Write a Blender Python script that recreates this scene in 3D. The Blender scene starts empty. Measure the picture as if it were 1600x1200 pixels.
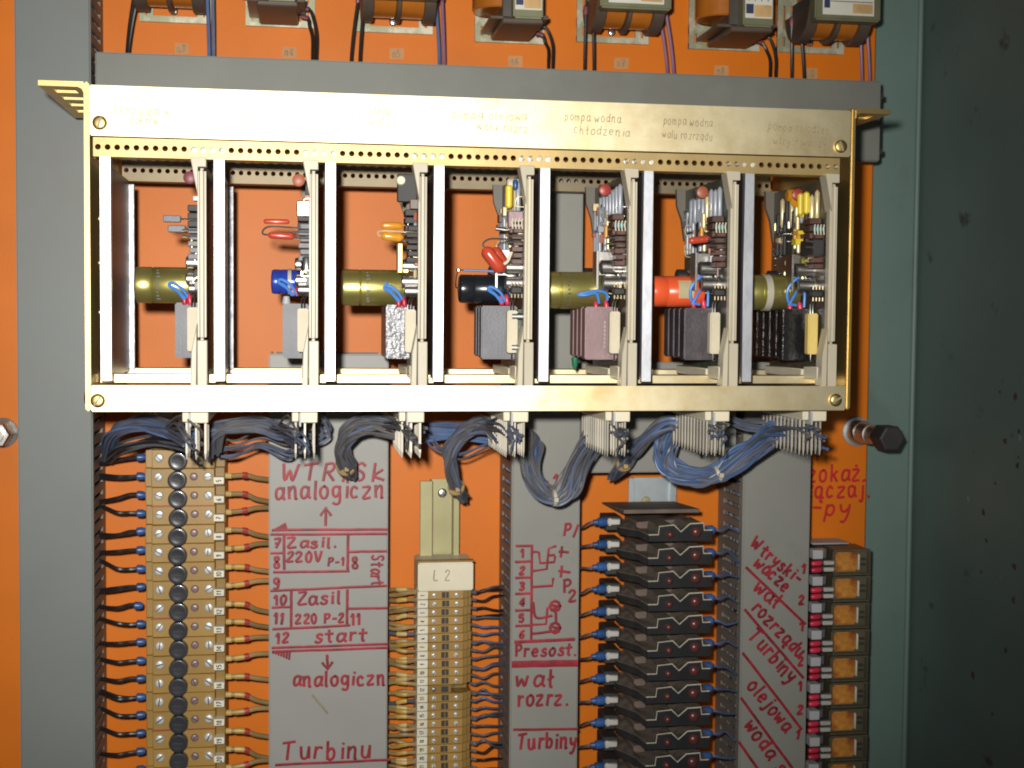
import bpy, bmesh, math, random
from mathutils import Vector, Matrix
random.seed(7)
S = bpy.context.scene
COL = S.collection

# ------------------------------------------------------------------ camera
FPX = 2112.3
CAM = Vector((0.1128, -0.7627, 0.0526))
YAW, PITCH, ROLL = 0.1542, -0.0473, 0.0087
fw = Vector((math.sin(YAW)*math.cos(PITCH), math.cos(YAW)*math.cos(PITCH), math.sin(PITCH)))
r0 = fw.cross(Vector((0, 0, 1))).normalized()
u0 = r0.cross(fw)
rt = math.cos(ROLL)*r0 + math.sin(ROLL)*u0
up = -math.sin(ROLL)*r0 + math.cos(ROLL)*u0
cd = bpy.data.cameras.new('camera'); cam = bpy.data.objects.new('camera', cd); COL.objects.link(cam)
m = Matrix.Identity(4)
for i in range(3):
    m[i][0] = rt[i]; m[i][1] = up[i]; m[i][2] = -fw[i]; m[i][3] = CAM[i]
cam.matrix_world = m
cd.sensor_width = 36; cd.lens = FPX/1600*36; cd.clip_start = 0.01; cd.clip_end = 50
cd.dof.use_dof = True; cd.dof.focus_distance = 0.80; cd.dof.aperture_fstop = 16.0
S.camera = cam

def U(px, py, Y):
    "measured photo pixel -> point of the plane at depth Y"
    d = fw*FPX + rt*(px-800) - up*(py-600)
    t = (Y-CAM.y)/d.y
    return CAM + d*t
def UX(px, Y): return U(px, 600, Y).x
def proj(p):
    q = Vector(p)-CAM
    z = q.dot(fw)
    return 800+FPX*q.dot(rt)/z, 600-FPX*q.dot(up)/z

# ------------------------------------------------------------------ world + flash of the photographer's camera
w = bpy.data.worlds.new('World'); S.world = w; w.use_nodes = True
w.node_tree.nodes['Background'].inputs[0].default_value = (0.80, 0.86, 0.90, 1)
w.node_tree.nodes['Background'].inputs[1].default_value = 0.055
ld = bpy.data.lights.new('camera_flash', 'SPOT'); ld.energy = 38; ld.spot_size = math.radians(77); ld.spot_blend = 1.0
ld.shadow_soft_size = 0.011; ld.color = (1.0, 0.97, 0.90)
lo = bpy.data.objects.new('camera_flash', ld); COL.objects.link(lo)
LP = CAM - rt*0.028 + up*0.034
lo.location = LP
lo.rotation_euler = (U(500, 400, 0.1)-LP).to_track_quat('-Z', 'Y').to_euler()
S.view_settings.view_transform = 'Standard'; S.view_settings.look = 'None'
S.view_settings.exposure = 0.0; S.view_settings.gamma = 1.0
try: S.cycles.filter_width = 1.9
except Exception: pass

# ------------------------------------------------------------------ materials
def mat(name, col, rough=0.5, metal=0.0, var=0.12, scale=60.0, bump=0.0, bscale=400.0, coat=0.0, alpha=1.0, spec=0.5, dirt=None, dscale=18, dlo=.55, dhi=.75, stretch=None, rnd=0):
    mt = bpy.data.materials.new(name); mt.use_nodes = True
    nt = mt.node_tree; b = nt.nodes['Principled BSDF']
    b.inputs['Roughness'].default_value = rough; b.inputs['Metallic'].default_value = metal
    b.inputs['Specular IOR Level'].default_value = spec
    b.inputs['Coat Weight'].default_value = coat
    if alpha < 1: b.inputs['Alpha'].default_value = alpha
    tc = nt.nodes.new('ShaderNodeTexCoord')
    vec = tc.outputs['Object']
    if stretch:
        mp = nt.nodes.new('ShaderNodeMapping'); mp.inputs['Scale'].default_value = stretch
        nt.links.new(vec, mp.inputs[0]); vec = mp.outputs[0]
    n = nt.nodes.new('ShaderNodeTexNoise'); n.inputs['Scale'].default_value = scale; n.inputs['Detail'].default_value = 6
    nt.links.new(vec, n.inputs['Vector'])
    r = nt.nodes.new('ShaderNodeValToRGB')
    c = Vector(col[:3])
    r.color_ramp.elements[0].position = 0.3; r.color_ramp.elements[1].position = 0.7
    r.color_ramp.elements[0].color = (*[max(0, x*(1-var)) for x in c], 1)
    r.color_ramp.elements[1].color = (*[min(1, x*(1+var)) for x in c], 1)
    nt.links.new(n.outputs['Fac'], r.inputs['Fac'])
    out = r.outputs['Color']
    if dirt:
        n2 = nt.nodes.new('ShaderNodeTexNoise'); n2.inputs['Scale'].default_value = dscale; n2.inputs['Detail'].default_value = 8
        n2.inputs['Roughness'].default_value = .65
        nt.links.new(tc.outputs['Object'], n2.inputs['Vector'])
        r2 = nt.nodes.new('ShaderNodeValToRGB')
        r2.color_ramp.elements[0].position = dlo; r2.color_ramp.elements[1].position = dhi
        r2.color_ramp.elements[0].color = (0, 0, 0, 1); r2.color_ramp.elements[1].color = (1, 1, 1, 1)
        nt.links.new(n2.outputs['Fac'], r2.inputs['Fac'])
        mx = nt.nodes.new('ShaderNodeMix'); mx.data_type = 'RGBA'
        nt.links.new(r2.outputs['Color'], mx.inputs['Factor'])
        nt.links.new(out, mx.inputs['A']); mx.inputs['B'].default_value = (*dirt, 1)
        out = mx.outputs['Result']
    if rnd:
        oi = nt.nodes.new('ShaderNodeObjectInfo'); mr = nt.nodes.new('ShaderNodeMapRange')
        mr.inputs['To Min'].default_value = 1-rnd; mr.inputs['To Max'].default_value = 1+rnd
        nt.links.new(oi.outputs['Random'], mr.inputs['Value'])
        hs = nt.nodes.new('ShaderNodeHueSaturation'); nt.links.new(mr.outputs['Result'], hs.inputs['Value']); nt.links.new(out, hs.inputs['Color'])
        out = hs.outputs['Color']
    nt.links.new(out, b.inputs['Base Color'])
    if bump > 0:
        bp = nt.nodes.new('ShaderNodeBump'); bp.inputs['Strength'].default_value = bump; bp.inputs['Distance'].default_value = 0.0005
        n3 = nt.nodes.new('ShaderNodeTexNoise'); n3.inputs['Scale'].default_value = bscale; n3.inputs['Detail'].default_value = 4
        nt.links.new(vec, n3.inputs['Vector'])
        nt.links.new(n3.outputs['Fac'], bp.inputs['Height']); nt.links.new(bp.outputs['Normal'], b.inputs['Normal'])
    return mt
MT = dict(
 orange=mat('orange_paint', (.64, .158, .004), .48, 0, .08, 14, .14, 700, spec=.34, dirt=(.48, .125, .012), dscale=9, dlo=.58, dhi=.85),
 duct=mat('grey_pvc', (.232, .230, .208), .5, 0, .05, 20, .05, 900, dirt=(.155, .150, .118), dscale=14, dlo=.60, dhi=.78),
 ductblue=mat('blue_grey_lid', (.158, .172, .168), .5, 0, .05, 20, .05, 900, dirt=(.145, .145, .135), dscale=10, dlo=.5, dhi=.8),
 ductdark=mat('dark_grey_lid', (.170, .176, .155), .5, 0, .06, 20, .05, 900, dirt=(.145, .135, .115), dscale=12, dlo=.5, dhi=.8),  # darker grey material of the long horizontal lid
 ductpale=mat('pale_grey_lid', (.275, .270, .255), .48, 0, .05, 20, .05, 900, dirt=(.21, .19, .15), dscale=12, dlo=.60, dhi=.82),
 ductslot=mat('grey_pvc_slots', (.185, .155, .13), .6, 0, .12, 60),
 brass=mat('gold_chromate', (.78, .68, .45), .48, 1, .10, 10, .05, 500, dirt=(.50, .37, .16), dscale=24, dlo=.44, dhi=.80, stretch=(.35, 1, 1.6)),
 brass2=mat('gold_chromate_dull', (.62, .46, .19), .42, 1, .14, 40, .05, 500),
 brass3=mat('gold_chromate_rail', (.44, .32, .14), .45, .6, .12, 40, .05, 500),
 rearclip=mat('grey_brown_clip_plastic', (.13, .115, .095), .5, 0, .08, 60),  # rear clips are a darker grey-brown than the front guides
 tinplate=mat('tinplate', (.58, .56, .52), .4, .35, .12, 80),
 pinm=mat('dull_pin_metal', (.42, .385, .32), .5, .3, .12, 90, rnd=0.25),
 rearalu=mat('punched_aluminium', (.42, .43, .46), .5, .9, .35, 260, .5, 700),
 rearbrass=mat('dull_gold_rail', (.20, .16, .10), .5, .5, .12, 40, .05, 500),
 alu=mat('milled_aluminium', (.70, .71, .77), .45, 1, .10, 30, .25, 160),
 alud=mat('dark_web_aluminium', (.045, .032, .034), .4, .2, .2, 40, .15, 200),  # side web colour, much darker than the front strip
 beige=mat('beige_plastic', (.46, .41, .31), .42, 0, .05, 50, .05, 500, rnd=0.10),
 cream=mat('cream_plastic', (.66, .60, .45), .5, 0, .06, 50),
 ceramic=mat('beige_ceramic', (.56, .50, .37), .6, 0, .08, 120, .15, 900),
 ceramicy=mat('yellow_ceramic', (.70, .52, .16), .55, 0, .08, 120, .15, 900),
 pcb=mat('brown_board', (.07, .055, .035), .35, 0, .35, 90),
 pcbg=mat('green_board', (.055, .065, .045), .35, 0, .35, 90),
 black=mat('black_plastic', (.018, .018, .02), .35, 0, .2, 60, .05, 500),
 blackm=mat('matt_black_plastic', (.028, .026, .026), .6, 0, .3, 60, .1, 500),
 dusty=mat('dusty_black_plastic', (.075, .060, .050), .62, 0, .3, 60, .1, 500, dirt=(.23, .18, .145), dscale=70, dlo=.38, dhi=.66, rnd=0.10),
 rim=mat('worn_light_edge', (.46, .42, .33), .55, 0, .3, 200),
 browntop=mat('dusty_brown_plastic', (.135, .098, .08), .7, 0, .25, 60, .1, 500),
 brownf=mat('brown_film', (.09, .045, .035), .4, 0, .25, 90),
 plum=mat('mauve_grey_metal', (.25, .17, .18), .40, .3, .12, 60, .15, 400),
 steelg=mat('slate_metal', (.135, .135, .155), .5, 0, .15, 90, .35, 900),
 hammer=mat('glittering_grey_metal', (.14, .14, .165), .26, 0, .6, 300, 1.0, 420),
 glossb=mat('wrinkled_black_lacquer', (.015, .014, .015), .16, 0, .3, 60, .9, 260),
 silver=mat('tinned_metal', (.72, .71, .69), .28, 1, .12, 80),
 nickel=mat('dull_nickel', (.50, .48, .46), .38, 1, .15, 80),
 steel=mat('zinc_steel', (.42, .47, .49), .45, .75, .12, 60, .1, 400),
 iron=mat('dark_steel', (.10, .095, .09), .42, .8, .2, 60, .1, 400),
 olive=mat('gold_can', (.56, .50, .16), .33, .85, .12, 30, .05, 300),
 bluecan=mat('blue_can', (.03, .06, .42), .25, .2, .1, 40),
 blackcan=mat('black_can', (.012, .014, .018), .25, 0, .2, 40),
 redcan=mat('orange_red_can', (.75, .10, .03), .3, 0, .1, 40),
 stick=mat('tan_sticker', (.42, .36, .2), .6, 0, .1, 80),
 blue=mat('blue_wire', (.075, .13, .27), .42, 0, .2, 60, rnd=0.25),
 lblue=mat('light_blue_wire', (.06, .22, .62), .38, 0, .15, 60),
 slate=mat('slate_wire', (.09, .095, .115), .45, 0, .25, 60, rnd=0.25),
 bluegrey=mat('blue_grey_wire', (.10, .12, .185), .42, 0, .25, 60, rnd=0.25),
 greyw=mat('grey_wire', (.115, .11, .115), .5, 0, .2, 60, rnd=0.25),
 mauve=mat('mauve_wire', (.22, .11, .20), .45, 0, .15, 60),
 blackw=mat('black_wire', (.018, .016, .016), .4, 0, .2, 60),
 tan=mat('tan_wire', (.30, .20, .085), .45, 0, .15, 80, rnd=0.25),
 yel=mat('yellow_sleeve', (.40, .245, .05), .45, 0, .15, 80, rnd=0.25),
 redb=mat('red_band', (.33, .035, .035), .45, 0, .1, 80),
 bluef=mat('blue_sleeve', (.03, .085, .24), .35, 0, .12, 60, rnd=0.25),
 redf=mat('red_sleeve', (.52, .03, .06), .35, 0, .12, 60, rnd=0.25),
 maroon=mat('maroon_sleeve', (.16, .035, .05), .45, 0, .15, 60),
 ochre=mat('ochre_plastic', (.33, .195, .048), .42, 0, .07, 60, .05, 600, dirt=(.23, .135, .035), dscale=40, dlo=.6, dhi=.85, rnd=0.10),
 ochred=mat('dark_ochre_plastic', (.24, .135, .025), .45, 0, .1, 60, rnd=0.10),
 ochrel=mat('pale_ochre_plastic', (.50, .36, .13), .5, 0, .08, 60, rnd=0.10),
 yrail=mat('yellow_zinc_rail', (.36, .33, .17), .45, .25, .12, 30, .05, 300),
 dome=mat('glossy_black_cap', (.035, .035, .042), .26, 0, .2, 60, coat=.5, rnd=0.10),
 marker=mat('white_marker', (.68, .64, .52), .5, 0, .06, 60, rnd=0.10),
 ink=mat('red_marker_ink', (.245, .011, .022), .5, 0, .42, 140),
 inkr=mat('bright_red_ink', (.50, .012, .015), .5, 0, .15, 90),
 pencil=mat('pencil_line', (.27, .22, .13), .6, 0, .3, 200),
 print=mat('black_print', (.02, .02, .02), .5, 0, .1, 90),
 printg=mat('grey_print', (.35, .33, .33), .5, 0, .1, 90),
 greyp=mat('pale_grey_plastic', (.40, .40, .42), .5, 0, .06, 60),
 amber=mat('amber_coil', (.66, .27, .035), .30, 0, .3, 130, dirt=(.30, .055, .006), dscale=60, dlo=.40, dhi=.60, rnd=0.10),
 copper=mat('orange_coil', (.40, .125, .015), .28, 0, .15, 60, coat=.3),
 clear=mat('clear_cover', (.3, .3, .2), .1, 0, .05, 60, alpha=.05),
 olivef=mat('olive_frame', (.085, .072, .045), .4, 0, .2, 60),
 greenz=mat('green_zinc', (.36, .37, .25), .42, .35, .2, 30, .1, 300, dirt=(.60, .56, .44), dscale=60, dlo=.48, dhi=.62),
 core=mat('laminated_core', (.075, .065, .055), .5, .3, .2, 60),
 corel=mat('olive_core', (.20, .20, .12), .45, .4, .15, 60),
 bobbin=mat('brown_bobbin', (.085, .06, .045), .45, 0, .2, 60),
 label=mat('white_label', (.62, .60, .52), .5, 0, .05, 60),
 labelt=mat('tan_tag', (.52, .33, .14), .55, 0, .15, 90),
 navy=mat('navy_print', (.03, .035, .09), .5, 0, .1, 60),
 teal=mat('teal_grey_paint', (.135, .205, .182), .5, 0, .06, 12, .08, 500, dirt=(.09, .12, .11), dscale=8),
 door=mat('dark_green_paint', (.098, .142, .130), .5, 0, .12, 9, .12, 300, dirt=(.028, .030, .024), dscale=22, dlo=.62, dhi=.70),
 chip=mat('pale_paint_chip', (.16, .19, .16), .7, 0, .3, 120),
 rust=mat('rust_spot', (.065, .042, .028), .8, 0, .3, 90),
 disc=mat('terracotta_disc', (.34, .095, .05), .45, 0, .1, 60),
 discr=mat('red_disc', (.32, .04, .03), .4, 0, .1, 60),
 tealc=mat('teal_body', (.04, .22, .26), .35, 0, .1, 60),
 redt=mat('red_brown_tube', (.48, .06, .03), .22, 0, .12, 60, coat=.4),
 ambt=mat('amber_tube', (.60, .26, .02), .2, 0, .2, 60, coat=.4),
 yelt=mat('yellow_tube', (.72, .55, .04), .25, 0, .1, 60, coat=.4),
 greyrod=mat('grey_rod', (.33, .35, .40), .4, .2, .1, 60),
 goldrod=mat('gold_rod', (.72, .60, .34), .35, .4, .15, 60),
 greenr=mat('green_bead', (.02, .18, .09), .4, 0, .1, 60),
 tie=mat('clear_tie', (.45, .42, .34), .4, 0, .1, 60),
 gstain=mat('faint_stain', (.20, .17, .12), .6, 0, .2, 60),
)

# ------------------------------------------------------------------ mesh helpers
class B:
    def __init__(s): s.v = []; s.f = []
    def add(s, vs, fs):
        o = len(s.v); s.v += [Vector(v) for v in vs]; s.f += [tuple(i+o for i in f) for f in fs]; return s
    def box(s, x0, x1, y0, y1, z0, z1):
        if x0 > x1: x0, x1 = x1, x0
        if y0 > y1: y0, y1 = y1, y0
        if z0 > z1: z0, z1 = z1, z0
        return s.add([(x, y, z) for x in (x0, x1) for y in (y0, y1) for z in (z0, z1)],
                     [(0, 1, 3, 2), (4, 6, 7, 5), (0, 4, 5, 1), (2, 3, 7, 6), (0, 2, 6, 4), (1, 5, 7, 3)])
    def lathe(s, p, axis, prof, n=20, cap=True):
        p = Vector(p); a = Vector(axis).normalized()
        t = Vector((0, 0, 1)) if abs(a.z) < .9 else Vector((1, 0, 0))
        e1 = a.cross(t).normalized(); e2 = a.cross(e1)
        vs = []; fs = []
        for (h, r) in prof:
            for i in range(n):
                q = 2*math.pi*i/n
                vs.append(p+a*h+e1*(r*math.cos(q))+e2*(r*math.sin(q)))
        for k in range(len(prof)-1):
            for i in range(n):
                j = (i+1) % n
                fs.append((k*n+i, k*n+j, (k+1)*n+j, (k+1)*n+i))
        if cap:
            fs.append(tuple(reversed(range(n)))); k = (len(prof)-1)*n
            fs.append(tuple(k+i for i in range(n)))
        return s.add(vs, fs)
    def cyl(s, p0, p1, r, n=14):
        d = Vector(p1)-Vector(p0)
        return s.lathe(p0, d, [(0, r), (d.length, r)], n)
    def prism(s, poly, y0, y1):
        "polygon in (x,z) extruded along y"
        n = len(poly)
        vs = [(x, y0, z) for x, z in poly]+[(x, y1, z) for x, z in poly]
        fs = [tuple(range(n)), tuple(reversed(range(n, 2*n)))]
        for i in range(n):
            j = (i+1) % n; fs.append((j, i, n+i, n+j))
        return s.add(vs, fs)
    def tube(s, pts, r, n=8, flat=None, cap=True):
        "round tube along points; flat=(normal, half thickness) squashes it against a surface"
        pts = [Vector(p) for p in pts]
        if len(pts) < 2: return s
        vs = []; fs = []; prev = None
        for i, p in enumerate(pts):
            d = (pts[min(i+1, len(pts)-1)]-pts[max(i-1, 0)])
            if d.length < 1e-9: d = Vector((1, 0, 0))
            d.normalize()
            if flat:
                nn = flat[0]; e1 = d.cross(nn)
                if e1.length < 1e-6: e1 = Vector((1, 0, 0))
                e1.normalize(); e2 = nn
                for k in range(n):
                    q = 2*math.pi*k/n; vs.append(p+e1*(r*math.cos(q))+e2*(flat[1]*math.sin(q)))
            else:
                if prev is None:
                    t = Vector((0, 0, 1)) if abs(d.z) < .9 else Vector((1, 0, 0)); e1 = d.cross(t).normalized()
                else:
                    e1 = prev-d*prev.dot(d); e1.normalize()
                prev = e1; e2 = d.cross(e1)
                rr = r[i] if isinstance(r, (list, tuple)) else r
                for k in range(n):
                    q = 2*math.pi*k/n; vs.append(p+e1*(rr*math.cos(q))+e2*(rr*math.sin(q)))
        for i in range(len(pts)-1):
            for k in range(n):
                j = (k+1) % n; fs.append((i*n+k, i*n+j, (i+1)*n+j, (i+1)*n+k))
        if cap: fs.append(tuple(reversed(range(n)))); fs.append(tuple((len(pts)-1)*n+k for k in range(n)))
        return s.add(vs, fs)

def wloc(p):
    v = Vector((0, 0, 0))
    while p is not None: v += p.location; p = p.parent
    return v
def obj(name, b, mt, parent=None, bevel=0.0, smooth=True, origin=None, ang=38, seg=1):
    me = bpy.data.meshes.new(name)
    off = wloc(parent) if parent is not None else Vector((0, 0, 0))
    if parent is None and origin is None:
        xs = [v.x for v in b.v]; ys = [v.y for v in b.v]; zs = [v.z for v in b.v]
        origin = ((min(xs)+max(xs))/2, (min(ys)+max(ys))/2, min(zs))
    o0 = Vector(origin) if origin is not None else off
    me.from_pydata([tuple(v-o0) for v in b.v], [], b.f)
    bm = bmesh.new(); bm.from_mesh(me)
    bmesh.ops.recalc_face_normals(bm, faces=bm.faces)
    if bevel > 0:
        es = [e for e in bm.edges if len(e.link_faces) == 2 and e.calc_face_angle(0) > .6]
        bmesh.ops.bevel(bm, geom=es, offset=bevel, segments=seg, affect='EDGES', clamp_overlap=True)
    bm.to_mesh(me); bm.free()
    if smooth:
        me.polygons.foreach_set('use_smooth', [True]*len(me.polygons)); me.set_sharp_from_angle(angle=math.radians(ang))
    me.materials.append(MT[mt] if isinstance(mt, str) else mt)
    o = bpy.data.objects.new(name, me); COL.objects.link(o)
    o.location = o0-off
    if parent is not None: o.parent = parent
    return o
def thing(name, label, cat, loc, group=None):
    o = bpy.data.objects.new(name, None); COL.objects.link(o); o.location = Vector(loc); o.empty_display_size = .01
    o['label'] = label; o['category'] = cat
    if group: o['group'] = group
    return o
def tag(o, label, cat, group=None):
    o['label'] = label; o['category'] = cat
    if group: o['group'] = group
    return o
def dup(root, loc, label, group=None):
    r = root.copy(); COL.objects.link(r); r.location = Vector(loc)+Vector((random.uniform(-.0003, .0003), random.uniform(-.0004, .0004), 0)); r['label'] = label
    r.rotation_euler.y = random.uniform(-.004, .004)
    if group: r['group'] = group
    for ch in list(root.children):
        if ch.name.startswith('marker'): continue
        c = ch.copy(); COL.objects.link(c); c.parent = r
        for g in list(ch.children):
            d = g.copy(); COL.objects.link(d); d.parent = c
            if c.name.startswith('screw'): d.rotation_euler.y = random.uniform(-1.5, 1.5)
    return r
def curve(pts, n=8):
    "Catmull-Rom through points"
    P = [Vector(p) for p in pts]; P = [P[0]*2-P[1]]+P+[P[-1]*2-P[-2]]
    out = []
    for i in range(1, len(P)-2):
        for k in range(n):
            t = k/n; a, b, c, d = P[i-1], P[i], P[i+1], P[i+2]
            out.append(.5*((2*b)+(c-a)*t+(2*a-5*b+4*c-d)*t*t+(3*b-a-3*c+d)*t**3))
    out.append(P[-2]); return out
ORD = 'first second third fourth fifth sixth seventh eighth ninth tenth eleventh twelfth thirteenth fourteenth fifteenth sixteenth seventeenth eighteenth nineteenth twentieth twenty-first twenty-second twenty-third twenty-fourth twenty-fifth twenty-sixth'.split()

# ------------------------------------------------------------------ hand lettering (single strokes, cap height 6)
G = {
'a': '3.4,3.2 2.2,4 .8,3.4 .4,1.6 1,.2 2.2,.3 3.3,2 3.4,3.8;3.4,3.8 3.3,1 4,.1', 'n': '.4,4 .5,0;.5,2.6 1.6,3.9 2.8,3.6 3,0 3.4,0',
'l': '1,6 .9,.6 1.5,0', 'o': '2,4 .7,3.2 .4,1.6 1.2,.1 2.6,.2 3.4,1.8 3,3.4 2,4', 'g': '3.3,3.4 2,4 .7,3.2 .6,1.3 1.8,.5 3.2,1.8 3.4,3.8;3.4,3.8 3.3,-1 2.2,-2 .8,-1.6',
'i': '1,3.8 1,.2;1,5.2 1,5.5', 'c': '3,3.3 2,4 .8,3.2 .5,1.5 1.3,.2 3,.6', 'z': '.4,3.8 3.2,3.8 .4,.2 3.4,.2', 's': '3,3.5 1.8,4 .8,3.2 1.6,2.2 2.8,1.5 2.4,.3 1,0 .3,.6',
't': '1.6,5.6 1.5,.6 2.3,0;.2,3.8 3.1,4', 'r': '.6,4 .6,0;.6,2.6 1.6,3.8 2.8,3.7', 'w': '.2,3.8 .9,.2 2.1,2.8 3.1,.2 4.2,3.9', 'u': '.5,4 .6,.9 1.6,0 2.8,.8 3.2,4;3.2,4 3.3,.2',
'y': '.4,4 .8,2 2,1.6 3.1,3;3.3,4 2.8,.4 1.6,-2 .6,-1.8', 'e': '.5,2 3,2.4 2.4,3.8 1,3.6 .4,1.8 1.2,.2 3,.5', 'd': '3.2,3.2 2,4 .7,3 .5,1.2 1.6,.1 3.1,1.4;3.3,6 3.2,0',
'j': '1.6,3.8 1.5,-1 .8,-2 0,-1.6;1.6,5.2 1.6,5.5', 'k': '.6,6 .6,0;3,3.6 .7,1.8;1.4,2.3 3.1,0', 'p': '.7,4 .4,-2;.7,3.2 1.8,4 3,3.3 3,1.5 2,.3 .6,1', 'b': '.7,6 .7,0;.7,2.6 2,3.8 3.2,2.8 3,.8 1.8,0 .7,.6',
'h': '.7,6 .6,0;.6,2.4 1.8,3.8 2.8,3.2 3,0', 'm': '.3,4 .4,0;.4,2.6 1.4,3.9 2.1,3.2 2.1,0;2.1,2.7 3.2,3.9 4,3.2 4.1,0', 'f': '2.8,5.6 1.8,6 1.2,5 1.2,0;.2,3.4 2.4,3.6', 'x': '.4,4 3,0;3,4 .4,0',
'W': '.2,5.8 1,.2 2.4,3.8 3.4,.2 5,5.8', 'T': '.2,5.4 4.2,6;2.2,5.6 1.8,0', 'R': '.6,0 .9,5.8;.9,5.8 3,5.9 3.6,4.6 2.6,3.2 .8,2.9;1.6,3 3.8,0', 'Y': '.4,5.8 1.6,3.2 3.8,6;2.2,3.8 1.4,0', 'S': '3.6,5.2 2.4,6 1,5.3 1.2,3.8 2.8,2.8 3,1 1.8,0 .4,.7',
'K': '.9,6 .6,0;3.4,4 .9,1.8 4,.4', 'Z': '.5,5.8 3.8,5.8 .5,.2 4,.2', 'V': '.4,6 1.8,0 3.8,6', 'P': '.7,0 .9,5.9;.9,5.8 3,6 3.6,4.6 2.6,3.2 .8,2.9', 'L': '.9,6 .6,.2 3.2,.3', 'A': '.2,0 1.8,6 3.4,0;.8,2.2 2.9,2.2',
'0': '2,6 .8,5 .5,2.6 1.2,.3 2.4,.3 3.3,2.4 3.1,5 2,6', '1': '.8,4.4 2,6 1.8,0', '2': '.5,4.8 1.6,6 3,5.4 2.8,3.8 .4,.2 3.4,.3', '3': '.6,5.6 2.2,6 3.2,4.8 1.6,3.4 3.2,2.2 2.4,.3 .6,.4', '4': '2.6,0 2.6,6 .4,2 3.6,2', '5': '3.2,5.9 .9,5.9 .7,3.4 2.4,3.6 3.2,1.8 2.2,.2 .4,.4',
'6': '3,5.7 1.4,4.6 .6,2 1.4,.2 2.8,.4 3.1,2 2,3 .8,2', '7': '.4,5.8 3.6,5.9 1.6,0;1,3 3.2,3.2', '8': '2,3.2 .8,4.4 1.2,5.8 2.6,5.9 3,4.6 2,3.2 .7,1.8 1.2,.2 2.8,.2 3.2,1.6 2,3.2', '9': '3.1,4.2 2,3 .8,4 1,5.6 2.4,5.9 3.2,4.6 2.8,1.4 1.4,0 .5,.5',
'-': '.4,2.4 2.6,2.5', '.': '.8,.1 1.1,.3', '/': '.3,0 2.4,6', ' ': '',
}
G['ł'] = G['l']+';.1,2.6 2,3.8'; G['ą'] = G['a']+';3.4,.2 2.8,-1.2 3.8,-1.6'; G['ż'] = G['z']+';1.8,5.2 1.9,5.6'
WD = {'W': 5.8, 'T': 5, 'w': 5, 'm': 5, 'l': 2.4, 'ł': 2.6, 'i': 2.2, '.': 2, '-': 3.4, '1': 3.2, 'j': 2.6, 't': 3.6, 'r': 3.4, ' ': 2.6, '/': 3, 's': 3.8}
NF = Vector((0, -1, 0))
def strokes(text, p0, p1, h, wob=.12, gap=.84):
    "text running from point p0 to p1 (baseline), cap height h; returns polylines"
    p0, p1 = Vector(p0), Vector(p1); ex = (p1-p0); L = ex.length; ex.normalize(); ez = NF.cross(ex)*-1
    ez = Vector((-ex.z, 0, ex.x))
    tot = sum(WD.get(c, 4.3) for c in text); sx = L/tot; sy = h/6; x = 0; out = []; gk = gap
    for c in text:
        dx, dy = random.uniform(-wob, wob)*2, random.uniform(-wob, wob)*2.4; sl = random.uniform(-.05, .12)
        for st in G.get(c, '').split(';'):
            if not st: continue
            pl = []
            for q in st.split():
                a, b = map(float, q.split(','))
                a += random.uniform(-wob, wob); b += random.uniform(-wob, wob)
                pl.append(p0+ex*((x+(a+b*sl)*gk+dx)*sx)+ez*((b+dy)*sy))
            out.append(curve(pl, 4) if len(pl) > 2 else pl)
        x += WD.get(c, 4.3)
    return out
class Ink:
    "strokes lying on a plane Y, measured in photo pixels at that plane"
    def __init__(s, Y, w=2.6): s.Y = Y; s.b = B(); s.w = w; s.k = 0; s.words = []; s.lines = []; s.heads = []
    def ppx(s): return (U(801, 600, s.Y)-U(800, 600, s.Y)).length
    def put(s, pl, w=None):
        s.k += 1
        y = s.Y-0.00012-0.000004*(s.k % 23)
        r = (w or s.w)/2*s.ppx()
        pl = [Vector((p.x, y, p.z)) for p in pl]; r *= 1.12
        d0 = (pl[0]-pl[1]).normalized()*r*.6; d1 = (pl[-1]-pl[-2]).normalized()*r*.6
        pl = [pl[0]+d0]+pl+[pl[-1]+d1]
        s.b.tube(pl, r, 6, flat=(NF, .00011))
    def text(s, t, x0, y0, x1, y1, h, w=None, wob=.12):
        hh = h*s.ppx()
        old, s.b = s.b, B()
        for pl in strokes(t, U(x0, y0, s.Y), U(x1, y1, s.Y), hh, wob): s.put(pl, w)
        s.words.append(s.b); s.b = old
    def line(s, pts, w=None, sm=False):
        own = not getattr(s, 'hold', False)
        if own: old, s.b = s.b, B()
        s._line(pts, w, sm)
        if own: s.lines.append(s.b); s.b = old
    def _line(s, pts, w=None, sm=False):
        P = [U(x, y, s.Y) for x, y in pts]
        if len(P) == 2:
            P = [P[0].lerp(P[1], t/6)+Vector((random.uniform(-1, 1), 0, random.uniform(-1, 1)))*.00012 for t in range(7)]
        elif sm: P = curve(P, 5)
        s.put(P, w)
    def fill(s, pts, n=8, w=3):
        a, b, c = pts; old, s.b = s.b, B(); s.hold = True
        for i in range(n):
            t = i/(n-1)*.92
            p = (a[0]+(b[0]-a[0])*t, a[1]+(b[1]-a[1])*t); q = (a[0]+(c[0]-a[0])*t, a[1]+(c[1]-a[1])*t)
            s.line([p, q], w)
        s.heads.append(s.b); s.b = old; s.hold = False
    def done(s, name, mt, parent):
        o = None
        for wb in s.words: o = obj(name, wb, mt, parent)
        for lb_ in s.lines: o = obj('ruled_line', lb_, mt, parent)
        for lb_ in s.heads: o = obj('arrow_head', lb_, mt, parent)
        return o

# ------------------------------------------------------------------ depths of the cabinet (metres, 0 = front of the rack)
YP = 0.210       # mounting plate
YL = 0.150       # duct lids

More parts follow.
